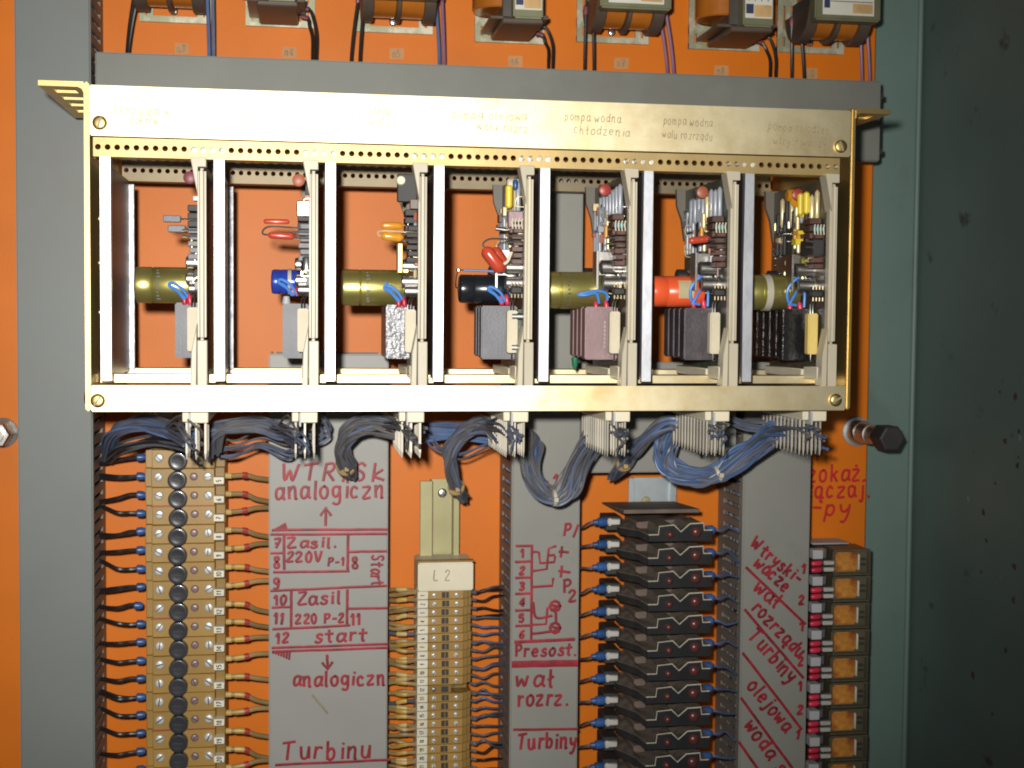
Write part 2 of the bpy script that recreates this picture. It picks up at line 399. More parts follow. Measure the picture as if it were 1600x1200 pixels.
# ------------------------------------------------------------------ setting: mounting plate, cabinet side wall, open door
ZT, ZB = .50, -.45
XR = UX(1357, YP)
b = B().box(-.35, XR, YP, YP+.004, ZB, ZT)
plate = obj('back_panel', b, 'orange', bevel=.0006); plate['kind'] = 'structure'
pl_ink = Ink(YP, 3.8)
pl_ink.text('zokaż.', 1262, 752, 1356, 751, 27); pl_ink.text('łączaj.', 1262, 777, 1360, 776, 27); pl_ink.text('-py', 1268, 805, 1336, 806, 27)
pl_ink.done('handwriting', 'inkr', plate)
# little paper tags stuck under the transformers
for (x, y, t) in [(284, 76, 'n3'), (452, 82, 'n4'), (620, 84, 'n5'), (805, 96, 'n6'), (971, 99, 'n7'), (1127, 111, 'n8'), (1266, 115, 'n10')]:
    q = B(); a = U(x-11, y-9, YP); c = U(x+11, y+9, YP)
    q.box(a.x, c.x, YP-.0002, YP-.00002, a.z, c.z)
    s = obj('paper_tag', q, mat('tag_paper_'+t, (.50, .24, .09), .6, 0, .1, 60), plate)
    k = Ink(YP-.0002, 1.5); k.text(t, x-7, y+5, x+7, y+5, 10); k.done('tag_writing', 'pencil', s)
# frame strip of the cabinet right of the plate, then the open door coming forward
XW0 = XR-.002; XW1 = UX(1423, YP+.012)
b = B().box(XW0, XW1, YP+.012, YP+.015, ZB, ZT)
sw = thing('cabinet_wall', 'narrow grey green painted steel frame strip right of the orange panel', 'cabinet wall', ((XW0+XW1)/2, YP+.012, ZB))
obj('frame_strip', b, 'teal', sw)
obj('folded_lip', B().tube([(XW1+.0012, YP+.0115, ZB), (XW1+.0012, YP+.0115, ZT)], .0022, 12), 'teal', sw)
hx, hy = XW1+.0040, YP+.014
ddir = Vector((math.sin(math.radians(3.5)), -math.cos(math.radians(3.5)), 0)); dn = Vector((ddir.y, -ddir.x, 0))
dr = thing('cabinet_door', 'dark green steel cabinet door standing open at the right, rust spotted', 'door', (hx, hy, ZB))
def slab(a, c, th, z0, z1):
    n = Vector((ddir.y, -ddir.x, 0)); n = -n if n.x < 0 else n
    a = Vector((hx, hy, 0))+ddir*a; c = Vector((hx, hy, 0))+ddir*c
    pts = [a, c, c+n*th, a+n*th]
    q = B(); vs = [(p.x, p.y, z) for z in (z0, z1) for p in pts]
    return q.add(vs, [(0, 1, 2, 3), (4, 7, 6, 5), (0, 4, 5, 1), (1, 5, 6, 2), (2, 6, 7, 3), (3, 7, 4, 0)])
obj('door_panel', slab(0, .52, .02, ZB, ZT), 'door', dr, bevel=.001)
rs = random.Random(5)
sp = B()
nn = Vector((ddir.y, -ddir.x, 0)); nn = -nn if nn.x > 0 else nn
for i in range(30):
    t = rs.uniform(.075, .18); z = rs.uniform(-.17, .02)-abs(rs.gauss(0, .02)); r = rs.uniform(.0005, .0020)
    if rs.random() < .15: z = rs.uniform(-.1, .0)
    c = Vector((hx, hy, z))+ddir*t+nn*.0001
    k = 7; vs = [c+ddir*(r*1.6*math.cos(6.283*j/k)*rs.uniform(.6, 1.2))+Vector((0, 0, r*rs.uniform(.8, 2.2)*math.sin(6.283*j/k))) for j in range(k)]
    if i % 4 == 3: r *= 1.5
    obj('paint_chip' if i % 4 == 3 else 'rust_spot', B().add(vs, [tuple(range(k))]), 'rust' if i % 4 != 3 else 'chip', dr)

# ------------------------------------------------------------------ cable ducts
def vduct(label, pxl, pxr, ytop, ybot, yref, lm='duct', YLD=YL, pitch=.0085):
    xl, xr = U(pxl, yref, YLD).x, U(pxr, yref, YLD).x
    zt, zb = U(pxl, ytop, YLD).z, U(pxl, ybot, YLD).z
    t = thing('cable_duct', label, 'cable duct', ((xl+xr)/2, YP, zb))
    q = B().box(xl, xr, YLD, YLD+.0018, zb, zt)
    q.box(xl, xl+.0016, YLD+.0018, YLD+.009, zb, zt); q.box(xr-.0016, xr, YLD+.0018, YLD+.009, zb, zt)
    ldo = obj('lid', q, lm, t, bevel=.0011, seg=3)
    for side in 'lr':
        x = xl+.0001 if side == 'l' else xr-.0017
        q = B().box(x, x+.0016, YP-.014, YP-.001, zb, zt)
        z = zb
        while z < zt-.006:
            q.box(x, x+.0016, YLD+.0092, YP-.014, z, z+pitch*.62); z += pitch
        obj('slotted_wall', q, 'ductslot', t)
    q = B().box(xl+.004, xr-.004, YP-.003, YP-.001, zb, zt)
    obj('base', q, 'ductslot', t)
    t['xl'] = xl; t['xr'] = xr
    return t, ldo
def hduct(label, pxl, pxr, ytop, ybot, xref, lm='duct', YLD=YL):
    zt, zb = U(xref, ytop, YLD).z, U(xref, ybot, YLD).z
    xl, xr = U(pxl, (ytop+ybot)/2, YLD).x, U(pxr, (ytop+ybot)/2, YLD).x
    t = thing('cable_duct', label, 'cable duct', ((xl+xr)/2, YP, zb))
    q = B().box(xl, xr, YLD, YLD+.0018, zb, zt)
    q.box(xl, xr, YLD+.0018, YLD+.009, zt-.0016, zt); q.box(xl, xr, YLD+.0018, YLD+.009, zb, zb+.0016)
    ldo = obj('lid', q, lm, t, bevel=.0011, seg=3)
    for z in (zb+.002, zt-.0036):
        q = B().box(xl, xr, YP-.014, YP-.001, z, z+.0016); x = xl
        while x < xr-.006:
            q.box(x, x+.0055, YLD+.004, YP-.014, z, z+.0016); x += .0085
        obj('slotted_wall', q, 'ductslot', t)
    obj('base', B().box(xl, xr, YP-.003, YP-.001, zb+.004, zt-.004), 'ductslot', t)
    return t, ldo
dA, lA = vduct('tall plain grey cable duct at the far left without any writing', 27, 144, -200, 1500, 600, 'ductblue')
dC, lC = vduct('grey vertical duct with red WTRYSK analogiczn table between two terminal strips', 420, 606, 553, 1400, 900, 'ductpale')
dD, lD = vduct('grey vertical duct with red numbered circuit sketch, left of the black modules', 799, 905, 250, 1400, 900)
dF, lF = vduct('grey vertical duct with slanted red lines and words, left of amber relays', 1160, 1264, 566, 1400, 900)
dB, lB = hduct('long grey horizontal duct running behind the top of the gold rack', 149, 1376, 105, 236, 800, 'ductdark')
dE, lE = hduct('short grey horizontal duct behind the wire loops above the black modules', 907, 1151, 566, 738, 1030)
# dark end clips of the long horizontal duct
q = B(); e = U(1377, 150, YL)
for yy in (150, 236): 
    z = U(1377, yy, YL).z; q.box(e.x, e.x+.0022, YL+.001, YL+.02, z-.002, z+.002)
q.box(e.x-.0002, e.x+.0008, YL+.002, YP-.002, U(1377, 236, YL).z, U(1377, 150, YL).z)
obj('end_cap', q, 'blackm', dB)
# wires lying inside the ducts, seen between the slots
def inner(X, Y, ya, yb, cols, lab, n=9):
    t = thing('wire_bundle', lab, 'wires', (X, Y, U(600, yb, Y).z), 'wire runs inside the ducts')
    for i in range(n):
        x = X+random.uniform(-.003, .003); yy = .163+.034*i/(n-1)
        z0_, z1_ = U(600, ya, Y).z, U(600, yb, Y).z
        pts = [Vector((x+random.uniform(-.001, .001), yy+random.uniform(-.003, .003), z0_+(z1_-z0_)*k/14)) for k in range(15)]
        obj('strand', B().tube(curve(pts, 3), .0011, 6), cols[i % len(cols)], t)
for d_ in (dA, dC, dD, dF): pass
inner(dA['xr']-.0065, .178, -40, 1260, ['blackw', 'maroon', 'brownf', 'slate'], 'dark wires packed inside the plain duct at far left')
inner(dD['xl']+.0065, .178, 700, 1260, ['blue', 'brownf', 'slate', 'bluegrey'], 'blue and brown wires inside the duct with circuit sketch')
inner(dF['xl']+.0065, .178, 760, 1260, ['slate', 'blackw', 'blue', 'greyw'], 'dark wires inside the duct with slanted red words')

# writing on the ducts
k = Ink(YL, 4.0)
k.text('WTRYSK', 440, 751, 603, 751, 26, 4.2); k.text('analogiczn', 430, 780, 604, 778, 27, 4.0)
k.line([(509, 821), (509, 794)]); k.line([(501, 805), (509, 793), (517, 805)])
k.line([(426, 828), (604, 827)], 4.2); k.line([(424, 835), (604, 834)], 4.2); k.fill([(426, 829), (447, 817), (450, 829)], 7)
k.line([(444, 837), (444, 889)]); k.line([(544, 837), (543, 893)]); k.line([(424, 864), (443, 864)]); k.line([(428, 894), (545, 892)])
k.text('7', 427, 855, 440, 855, 14); k.text('8', 427, 888, 440, 887, 17); k.text('Zasil.', 449, 856, 528, 855, 15); k.text('220V', 448, 878, 506, 877, 15); k.text('P-1', 512, 884, 540, 883, 12, 3.4)
k.line([(546, 862), (604, 861)]); k.text('8', 550, 888, 564, 887, 17)
k.text('Start', 581, 867, 580, 917, 18, 3.4)
k.text('9', 427, 921, 441, 920, 17); k.line([(424, 923), (604, 915)]); k.text('10', 427, 945, 452, 944, 14); k.line([(426, 949), (452, 948)])
k.text('11', 427, 974, 445, 974, 16); k.line([(455, 925), (455, 980)]); k.text('Zasil', 465, 945, 536, 943, 19); k.text('220 P-2', 462, 974, 540, 972, 14, 3.7)
k.line([(543, 922), (542, 978)]); k.line([(545, 951), (604, 950)]); k.text('11', 548, 976, 566, 975, 17); k.line([(427, 983), (546, 977)])
k.text('12', 430, 1005, 454, 1004, 15); k.text('start', 492, 1003, 577, 1001, 19)
k.line([(426, 1012), (605, 1006)]); k.line([(426, 1018), (605, 1012)]); k.fill([(427, 1020), (455, 1019), (454, 1031)], 7)
k.line([(511, 1024), (512, 1045)]); k.line([(504, 1036), (512, 1046), (519, 1035)])
k.text('analogiczn', 457, 1072, 606, 1070, 22, 4.0); k.text('Turbinu', 441, 1187, 586, 1184, 27, 4.0); k.line([(431, 1195), (607, 1187)])
k.done('handwriting', 'ink', lC)
q = B(); c = U(500, 1100, YL)
for i in range(5):
    p = U(490+i*5, 1088+i*6, YL); q.tube([(p.x-.001, YL-.00012, p.z+.001), (p.x+.001, YL-.00012, p.z-.0013)], .0008, 6, flat=(NF, .00005))
obj('stain', q, 'gstain', lC)
k = Ink(YL, 4.0)
k.text('P-1', 822, 761, 878, 761, 19); k.text('P/', 880, 837, 905, 838, 18)
k.line([(807, 853), (831, 853)]); k.line([(831, 852), (830, 1000)], 4)
for i, y in enumerate((878, 903, 928, 954, 978)): k.line([(806, y), (830, y-1)])
for i, y in enumerate((871, 897, 922, 947, 972, 996)): k.text(str(i+1), 811, y, 822, y, 12, 4.0)
k.line([(833, 862), (842, 863), (844, 880), (866, 878), (867, 870)]); k.line([(868, 853), (857, 857), (854, 889), (833, 892)]); k.line([(858, 868), (866, 867)])
k.line([(874, 862), (888, 863)], 4.0); k.line([(878, 855), (876, 870)]); k.line([(874, 892), (890, 894)]); k.line([(878, 885), (876, 901)])
k.line([(833, 917), (863, 915), (864, 904)]); k.text('P', 880, 926, 897, 925, 20); k.text('2', 888, 940, 905, 939, 18)
k.line([(833, 942), (838, 965), (862, 962)], sm=True); k.line([(833, 976), (853, 975), (855, 950), (859, 948)]); k.line([(833, 990), (859, 987)])
for cy in (947, 981): k.line([(867+8*math.cos(a*.785), cy+8*math.sin(a*.785)) for a in range(9)], 4.5); k.line([(861, cy-2), (873, cy+1)], 4); k.line([(865, cy+4), (872, cy+5)], 4.0)
k.line([(868, 955), (869, 973)])
k.line([(805, 1003), (897, 999)], 5); k.text('Presost.', 804, 1025, 902, 1024, 18, 4.0); k.line([(803, 1038), (900, 1036)], 10)
k.text('wał', 806, 1073, 868, 1072, 26, 4.2); k.text('rozrz.', 808, 1103, 890, 1101, 24, 4.2); k.line([(803, 1140), (902, 1139)], 4); k.text('Turbiny', 807, 1171, 905, 1168, 24, 4.2)
k.done('handwriting', 'ink', lD)
k = Ink(YL, 4.0)
for a in [('Wtryski-', 1172, 853, 1247, 914, 19), ('wacze', 1176, 882, 1228, 928, 20), ('wał', 1175, 921, 1214, 954, 23), ('rozrządu', 1174, 951, 1250, 1032, 21), ('Turbiny', 1169, 995, 1236, 1072, 23), ('olejowa', 1167, 1072, 1230, 1148, 22), ('woda st', 1162, 1133, 1226, 1224, 23)]:
    k.text(a[0], a[1], a[2], a[3], a[4], a[5], 4.2)
for a in [((1166, 887), (1258, 975)), ((1164, 953), (1255, 1059)), ((1161, 1021), (1252, 1139)), ((1158, 1091), (1242, 1206)), ((1155, 1160), (1200, 1225))]: k.line(list(a), 4.2)
for i, (x, y) in enumerate([(1250, 896), (1247, 944), (1248, 986), (1246, 1040), (1245, 1079), (1245, 1116), (1242, 1154)]): k.text('12'[i % 2], x, y, x+11, y, 14, 4.0)
k.done('handwriting', 'ink', lF)

# ------------------------------------------------------------------ the gold sub-rack
RXL, RXR, RH = U(132, 400, 0).x, U(1333.5, 400, 0).x, .1790
RW = RXR-RXL
X0, P = .0029, .00508
ZH = .1450
rack = thing('equipment_rack', 'gold passivated metal rack with perforated rails holding seven circuit modules', 'rack', ((RXL+RXR)/2, 0, 0))
DEPTH = .135
def screw(p, axis, r, mt, parent, name='screw', slot=True, h=None):
    h = h or r*.55
    o = obj(name, B().lathe(p, axis, [(0, r), (h*.45, r), (h*.85, r*.84), (h, r*.6)], 16), mt, parent, origin=p)
    if slot:
        a = Vector(axis).normalized(); an = random.uniform(0, 3.14)
        t = Vector((0, 0, 1)) if abs(a.z) < .9 else Vector((1, 0, 0)); e1 = a.cross(t).normalized(); e2 = a.cross(e1)
        d = e1*math.cos(an)+e2*math.sin(an); d2 = a.cross(d)
        c = Vector(p)+a*(h+.00005); q = B()
        c = Vector(p)+a*(h*.86)
        hw = a*(h*.2)
        q.add([c+d*r*.8+d2*r*.13-hw, c+d*r*.8-d2*r*.13-hw, c-d*r*.8-d2*r*.13-hw, c-d*r*.8+d2*r*.13-hw, c+d*r*.8+d2*r*.13+hw, c+d*r*.8-d2*r*.13+hw, c-d*r*.8-d2*r*.13+hw, c-d*r*.8+d2*r*.13+hw], [(0, 1, 2, 3), (4, 7, 6, 5), (0, 4, 5, 1), (1, 5, 6, 2), (2, 6, 7, 3), (3, 7, 4, 0)])
        obj('slot', q, 'iron' if mt != 'brass2' else 'pencil', o, origin=p)
    return o
for sx, x0, x1 in ((-1, RXL, RXL+.0028), (1, RXR-.0028, RXR)):
    q = B().box(x0, x1, 0, DEPTH, .001, RH)
    sp_ = obj('side_plate', q, 'brass2', rack, bevel=.0008, seg=2)
    # outward flange along the top edge with oval holes
    fx0, fx1 = (x0-.0235, x0) if sx < 0 else (x1, x1+.0215)
    q = B(); ys = [0, .010, .022, .034, .046, .058, .070, .082, .095, .12]
    zt, zb = RH, RH-.0028
    prev = 0
    xa, xb = fx0+.006, fx1-.006
    holes = [(.010, .022), (.034, .046), (.058, .070), (.082, .095)]
    q.box(fx0, xa, 0, .12, zb, zt); q.box(xb, fx1, 0, .12, zb, zt)
    y = 0
    for h0, h1 in holes+[(.12, .12)]:
        q.box(xa, xb, y, h0, zb, zt); y = h1
    obj('flange', q, 'brass2', sp_)
    q = B()
    # fillet where the flange meets the plate
    cx = x0 if sx < 0 else x1
    q.prism([(cx, zb), (cx+sx*.003, zb), (cx+sx*.0009, zb-.0009), (cx, zb-.003)][::-1], 0.0003, .12)
    obj('fillet', q, 'brass2', sp_)
    for (z, y) in ((RH-.028, .018), (.0075, .012)):
        px = x0 if sx < 0 else x1
        screw((px, y, z), (sx, 0, 0), .0045, 'brass2', sp_, slot=False, h=.0022)
    for z in (.055, .083, .108):
        screw((x1 if sx < 0 else x0, .035, z), (-sx, 0, 0), .0016, 'brass', sp_, 'rivet', False)
top = obj('label_panel', B().box(RXL+.0030, RXR-.0030, 0, .0025, .1504, RH-.0015), 'brass', rack, bevel=.0006, seg=2)
obj('inner_flange', B().box(RXL+.0032, RXR-.0032, .0026, .03, RH-.004, RH-.0016), 'brass2', top)
bot = obj('bottom_rail', B().box(RXL+.0030, RXR-.0030, 0, .0025, .0006, .0150), 'brass', rack, bevel=.0006, seg=2)
obj('inner_flange', B().box(RXL+.0032, RXR-.0032, .0026, .012, .0008, .003), 'brass2', bot)
def perf(y, z0, z1, xa, n, r, th):
    q = B(); zc = (z0+z1)/2; hz = (z1-z0)/2; hx_ = P/2
    ca = math.atan2(hz, hx_)
    an = sorted([2*math.pi*i/16 for i in range(16)]+[ca, math.pi-ca, math.pi+ca, 2*math.pi-ca])
    nA = len(an)
    for i in range(n):
        cx = xa+i*P; vs = []
        for a in an: vs.append((cx+r*math.cos(a), y, zc+r*math.sin(a)))
        for a in an:
            c, s_ = math.cos(a), math.sin(a); t = min(hx_/abs(c) if abs(c) > 1e-9 else 9, hz/abs(s_) if abs(s_) > 1e-9 else 9)
            vs.append((cx+c*t, y, zc+s_*t))
        for a in an: vs.append((cx+r*math.cos(a), y+th, zc+r*math.sin(a)))
        fs = []
        for k_ in range(nA):
            j = (k_+1) % nA
            fs.append((k_, j, nA+j, nA+k_)); fs.append((k_, 2*nA+k_, 2*nA+j, j))
        q.add(vs, fs)
    xl, xr = xa-hx_, xa+(n-.5)*P
    q.box(xl, xr, y+.0001, y+.012, z0-.0012, z0-.00001); q.box(xl, xr, y+.0001, y+.012, z1+.00001, z1+.0012)
    return q
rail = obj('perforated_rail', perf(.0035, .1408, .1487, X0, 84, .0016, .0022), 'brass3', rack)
obj('inner_flange', B().box(RXL+.0032, RXR-.0032, .0036+.0122, .016, .1398, .141), 'rearbrass', rail)
for k in range(7):          # screw heads and strip ends seen through the front holes
    for i_, m_ in ((10, 'nickel'), (11, 'nickel'), (12, 'tinplate'), (13, 'tinplate')):
        if k*12+i_ < 84:
            o = obj('screw', B().lathe((X0+(k*12+i_)*P+(.0006 if i_ == 13 else 0), .0062, .14475), (0, -1, 0), [(0, .0019), (.0003, .0019), (.0005, .0014)], 14), m_, rail)
YR = .1235
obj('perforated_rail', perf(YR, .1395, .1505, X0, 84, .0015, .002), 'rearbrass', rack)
# lower bars
za, zb_ = U(400, 599, .030).z, U(400, 584, .030).z
obj('lower_bar', B().box(RXL+.0032, RXR-.0032, .030, .036, za, zb_), 'brass', rack, bevel=.0005)
za, zb_ = U(400, 590, .118).z, U(400, 575, .118).z
obj('lower_bar', B().box(RXL+.0032, RXR-.0032, .118, .126, za, zb_), 'brass', rack, bevel=.0005)
def ontop(x, y, Y=0): return U(x, y, Y)
for (x, y, par) in ((156, 192, top), (1313, 229, top), (153, 626, bot), (1305, 625, bot)):
    p = U(x, y, 0); screw((p.x, 0, p.z), (0, -1, 0), .0039, 'brass2', par)
k = Ink(0, 1.1)
for (t, x0, y0, x1, y1, h) in [('Pompa paliw.', 178, 178, 272, 182, 15), ('pokrew 2', 203, 193, 262, 196, 14), ('pr.', 365, 176, 390, 177, 13), ('walu', 356, 193, 395, 195, 12), ('p. oleju', 560, 179, 610, 181, 14), ('walu', 578, 196, 612, 198, 13),
        ('pompa olejowa', 705, 184, 826, 189, 14), ('walu rozrz.', 745, 203, 832, 208, 13), ('pompa wodna', 882, 188, 972, 193, 14), ('chłodzenia', 895, 208, 986, 214, 14), ('pompa wodna', 1036, 194, 1115, 199, 14), ('walu rozrządu', 1034, 215, 1114, 220, 13), ('pompa chłodzen', 1200, 203, 1297, 210, 14), ('wtryskiwaczy', 1208, 225, 1292, 231, 14)]:
    k.text(t, x0, y0, x1, y1, h*.92, .85 if x0 < 700 else .95, .2)
k.done('pencil_writing', 'pencil', top)

# ------------------------------------------------------------------ circuit modules
ZC0, ZC1 = .0155, .1395
def capac(par, xr, L, y, z, r, mt, band=True, label=None):
    "electrolytic can lying along X, right end at xr"
    q = B().lathe((xr-L, y, z), (1, 0, 0), [(0, r*.86), (.0006, r*.97), (.0018, r), (L*.27, r), (L*.27+.0006, r*.955), (L*.27+.0012, r), (L-.001, r), (L, r*.95)], 28)
    o = obj('capacitor', q, mt, par)
    if label: o['label'] = label
    obj('end_disc', B().lathe((xr-L-.0003, y, z), (1, 0, 0), [(0, r*.5), (.0004, r*.8)], 20), 'nickel', o)
    return o
def loopwire(par, pts, mt='lblue', r=.0009):
    return obj('jumper_wire', B().tube(curve(pts, 7), r, 8), mt, par)
def sleeve(par, p, d, L, r, mt='redf'):
    return obj('sleeve', B().lathe(p, d, [(0, r*.8), (L*.15, r), (L*.7, r), (L, r*.55)], 10), mt, par)
MODLAB = [
 ('leftmost circuit module, open bay with olive can capacitor and grey block', 'olive', .0330, .0104, 1, 'steelg'),
 ('circuit module with short blue can capacitor and two red brown tubes', 'bluecan', .0170, .0072, 1, 'steelg'),
 ('circuit module with olive capacitor, amber tubes and glittering grey block', 'olive', .0375, .0106, 1, 'hammer'),
 ('circuit module with black capacitor and tilted red brown tubes', 'blackcan', .0290, .0085, 3, 'steelg'),
 ('circuit module with large olive capacitor and mauve ribbed blocks before grey duct', 'olive', .0400, .0112, 4, 'plum'),
 ('circuit module with orange red capacitor bearing a tan sticker', 'redcan', .0320, .0095, 4, 'steelg2'),
 ('rightmost circuit module with crowded gold parts and glossy black blocks', 'olive', .0330, .0110, 6, 'glossb'),
]
MT['steelg2'] = mat('dark_slate_metal', (.115, .10, .11), .36, .6, .2, 90, .3, 700)
def module(k):
    lab, cmt, cL, cr, nb, bmt = MODLAB[k]
    R = random.Random(100+k)
    dx = k*.06096
    xs = .0030+dx                 # aluminium strip
    xg0, xg1 = .0525+dx, .0610+dx  # plastic guide
    xb = .0572+dx                 # board plane (components on the left side)
    t = thing('circuit_module', lab, 'circuit module', (xs+.029, 0, ZC0), 'circuit modules in the gold rack')
    # front strip + web + rear strip
    fs = obj('front_strip', B().box(xs+.0003, xs+.0066, .0045, .0085, ZC0+.0015, ZC1+.0005), 'alu', t, bevel=.0004)
    obj('side_web', B().box(xs+.0012, xs+.0026, .0086, .114, ZC0+.003, ZC1-.002), 'alud', t)
    if k < 3: obj('rear_strip', B().box(xs+.0012, xs+.0058, .1142, .1165, ZC0+.004, ZC1-.004), 'rearalu', t, bevel=.0003)
    # beige guide with wedge clips
    q = B().box(xg0+.0032, xg1-.0006, .002, .010, ZC0+.0245, ZC1-.005)
    g = obj('card_holder', q, 'beige', t, bevel=.0016, seg=3)
    q = B().prism([(xg0+.003, ZC0-.0008), (xg1, ZC0-.0008), (xg1, ZC0+.0245), (xg0+.003, ZC0+.0245)], .001, .011)
    obj('clip_base', q, 'beige', g, bevel=.0004)
    q = B().prism([(xg0-.0008, ZC0-.0008), (xg0+.0026, ZC0-.0008), (xg0+.0029, ZC0+.034), (xg0-.0002, ZC0+.018)], .0016, .012)
    obj('clip_wedge', q, 'beige', g, bevel=.0004)
    q = B().prism([(xg0-.0005, ZC1+.0010), (xg1-.0004, ZC1+.0010), (xg1-.0004, ZC1-.0044), (xg0+.0036, ZC1-.0044), (xg0+.0036, ZC1-.021)], .0012, .012)
    obj('clip_wedge', q, 'beige', g, bevel=.0003)
    obj('rib', B().box(xg0+.0052, xg0+.0056, .0016, .003, ZC0+.026, ZC1-.006), 'cream', g)
    # rear guide clip
    q = B().prism([(xb-.0005, ZC1), (xb+.003, ZC1), (xb+.003, ZC1-.03), (xb-.0001, ZC1-.034), (xb-.0022, ZC1-.020), (xb-.0055, ZC1-.011), (xb-.0060, ZC1)], .104, .108)
    obj('rear_clip', q, 'rearclip', g)
    bd = obj('circuit_board', B().box(xb, xb+.0016, .009, .104, ZC0+.004, ZC1-.001), 'pcbg' if k in (5,) else 'pcb', t)
    obj('board_plug', B().box(xb-.0058, xb-.0004, .008, .03, ZC0+.003, ZC0+.0105), 'cream', bd, bevel=.0004)
    obj('board_plug', B().box(xb-.0058, xb-.0004, .034, .10, ZC0+.003, ZC0+.0085), 'cream', bd, bevel=.0004)
    def part(name, q, mt, **kw): return obj(name, q, mt, bd, **kw)
    ZR = lambda y: ZC0+(603-y)/356*(ZC1-ZC0)*.995   # photo row (slot 1..4 scale) -> height
    # -------- capacitor with sleeve jumpers
    yc = .040 if k < 4 else .046
    zc = ZR(443 if k != 1 else 435)
    ca = capac(bd, xb-.006, cL, yc, zc, cr, cmt)
    xe = xb-.006
    if k in (0, 2, 4):   # printed digits on the can
        kk = B()
        for j in range(9):
            a = .9-j*.22; yy = yc-math.cos(a)*(cr+.0001); zz = zc+math.sin(a)*(cr+.0001)
            kk.box(xe-cL*.62, xe-cL*.62+.0009+(j % 3)*.0006, yy-.0001, yy+.0001, zz-.0004, zz+.0004)
        obj('can_print', kk, 'print', ca)
    if k == 1:
        obj('band', B().lathe((xe-cL*.45, yc, zc), (1, 0, 0), [(0, cr+.0004), (.002, cr+.0004)], 20), 'tie', ca)
        obj('plug', B().lathe((xe-cL*.5, yc-.006, zc-.0085), (0, 0, -1), [(0, .0018), (.004, .0026), (.006, .0016)], 12), 'greyp', ca)
    if k == 5:
        q = B()
        for j in range(5):
            a0 = .75-j*.24; 
            y0_, z0_ = yc-math.cos(a0)*(cr+.00015), zc+math.sin(a0)*(cr+.00015); y1_, z1_ = yc-math.cos(a0-.24)*(cr+.00015), zc+math.sin(a0-.24)*(cr+.00015)
            q.add([(xe-cL*.52, y0_, z0_), (xe-cL*.22, y0_, z0_), (xe-cL*.22, y1_, z1_), (xe-cL*.52, y1_, z1_)], [(0, 1, 2, 3)])
        obj('sticker', q, 'stick', ca)
    if k == 6:
        obj('band', B().lathe((xe-cL*.66, yc, zc), (1, 0, 0), [(0, cr+.0004), (.004, cr+.0006)], 24), 'tie', ca)
    yf = yc-cr-.002
    if k == 4:
        loopwire(bd, [(xe-.001, yf, zc-.006), (xe-.002, yf-.001, zc-.002), (xe-.008, yf-.001, zc-.0005), (xe-.016, yf-.001, zc-.002), (xe-.019, yf, zc-.003), (xe-.014, yf-.001, zc-.003), (xe-.008, yf-.0005, zc-.002), (xe-.006, yf, zc-.008)])
    elif k in (5, 6):
        loopwire(bd, [(xe+.001, yf, zc-.009), (xe+.0005, yf-.001, zc+.001), (xe-.004, yf-.002, zc+.0085), (xe-.010, yf-.001, zc+.002), (xe-.009, yf, zc-.006), (xe-.004, yf, zc-.008)])
        loopwire(bd, [(xe-.002, yf+.001, zc+.004), (xe-.006, yf, zc-.003), (xe-.009, yf, zc-.008)])
    else:
        loopwire(bd, [(xe-.002, yf, zc-.008), (xe-.006, yf-.001, zc-.002), (xe-.011, yf-.001, zc+.001), (xe-.013, yf, zc-.0005), (xe-.008, yf, zc-.004), (xe-.004, yf, zc-.008)])
        loopwire(bd, [(xe-.005, yf, zc-.008), (xe-.009, yf, zc-.003), (xe-.0125, yf, zc+.003 if k == 2 else zc-.001)])
    sleeve(bd, (xe-.0012, yf, zc-cr-.001), (-.15, 0, 1), .0062, .0016); sleeve(bd, (xe-.0075 if k > 3 else xe-.0045, yf+.001, zc-cr-.001), (-.1, 0, 1), .0055, .0016)
    # -------- row of block components below the capacitor
    zb0, zb1 = ZR(560), ZR(472)
    prot = {0: .0145, 1: .0150, 2: .0165, 3: .0215, 4: .0200, 5: .0200, 6: .0190}[k]
    yb = .028
    nb2 = nb
    for j in range(nb2):
        th = .0125 if nb2 > 1 else .05
        if k >= 3: th = .0105
        y0_ = yb+j*(th+.0015)
        q = B().box(xb-.0015-prot+(.0 if j else 0), xb-.0015, y0_, y0_+th, zb0-(.001 if j == 0 else 0), zb1)
        bl = part('relay_block', q, bmt, bevel=.0008, seg=2)
        if k == 4 and j == 0:
            qq = B()
            for cidx in range(7): qq.box(xb-.010, xb-.0092, y0_-.0001, y0_+.0001, zb0+.006+cidx*.0024, zb0+.0076+cidx*.0024)
            for cidx in range(5): qq.box(xb-.0075, xb-.0064, y0_-.0001, y0_+.0001, zb0+.009+cidx*.0024, zb0+.0108+cidx*.0024)
            obj('block_print', qq, 'printg', bl)
    if k == 4: part('green_bead', B().lathe((xb-.019, .07, zb0-.001), (0, 0, -1), [(0, .0022), (.005, .0018), (.008, .0004)], 10), 'greenr')
    # -------- ceramic resistor standing in front
    cm = 'ceramicy' if k == 6 else 'ceramic'
    xr0 = xb-(.0080 if k < 3 else .0098)
    zz0, zz1 = ZR(551), ZR(480)
    ce = part('ceramic_resistor', B().box(xr0, xr0+.0062, .013, .0190, zz0, zz1), cm, bevel=.0006, seg=2)
    for d in (0, .0016):
        obj('lead', B().tube([(xr0+.0022+d, .016, zz1-.001), (xr0+.0022+d, .016, zz1+.005), (xr0+.004+d, .017, zz1+.0075), (xb, .018, zz1+.008)], .00035, 6), 'silver', ce)
    obj('lead', B().tube([(xr0+.003, .016, zz0+.001), (xr0+.003, .016, zz0-.004), (xb, .016, zz0-.0045)], .0004, 6), 'silver', ce)
    # -------- metal cans (transistors) and bracket
    zt1, zt2 = ZR(407), ZR(452)
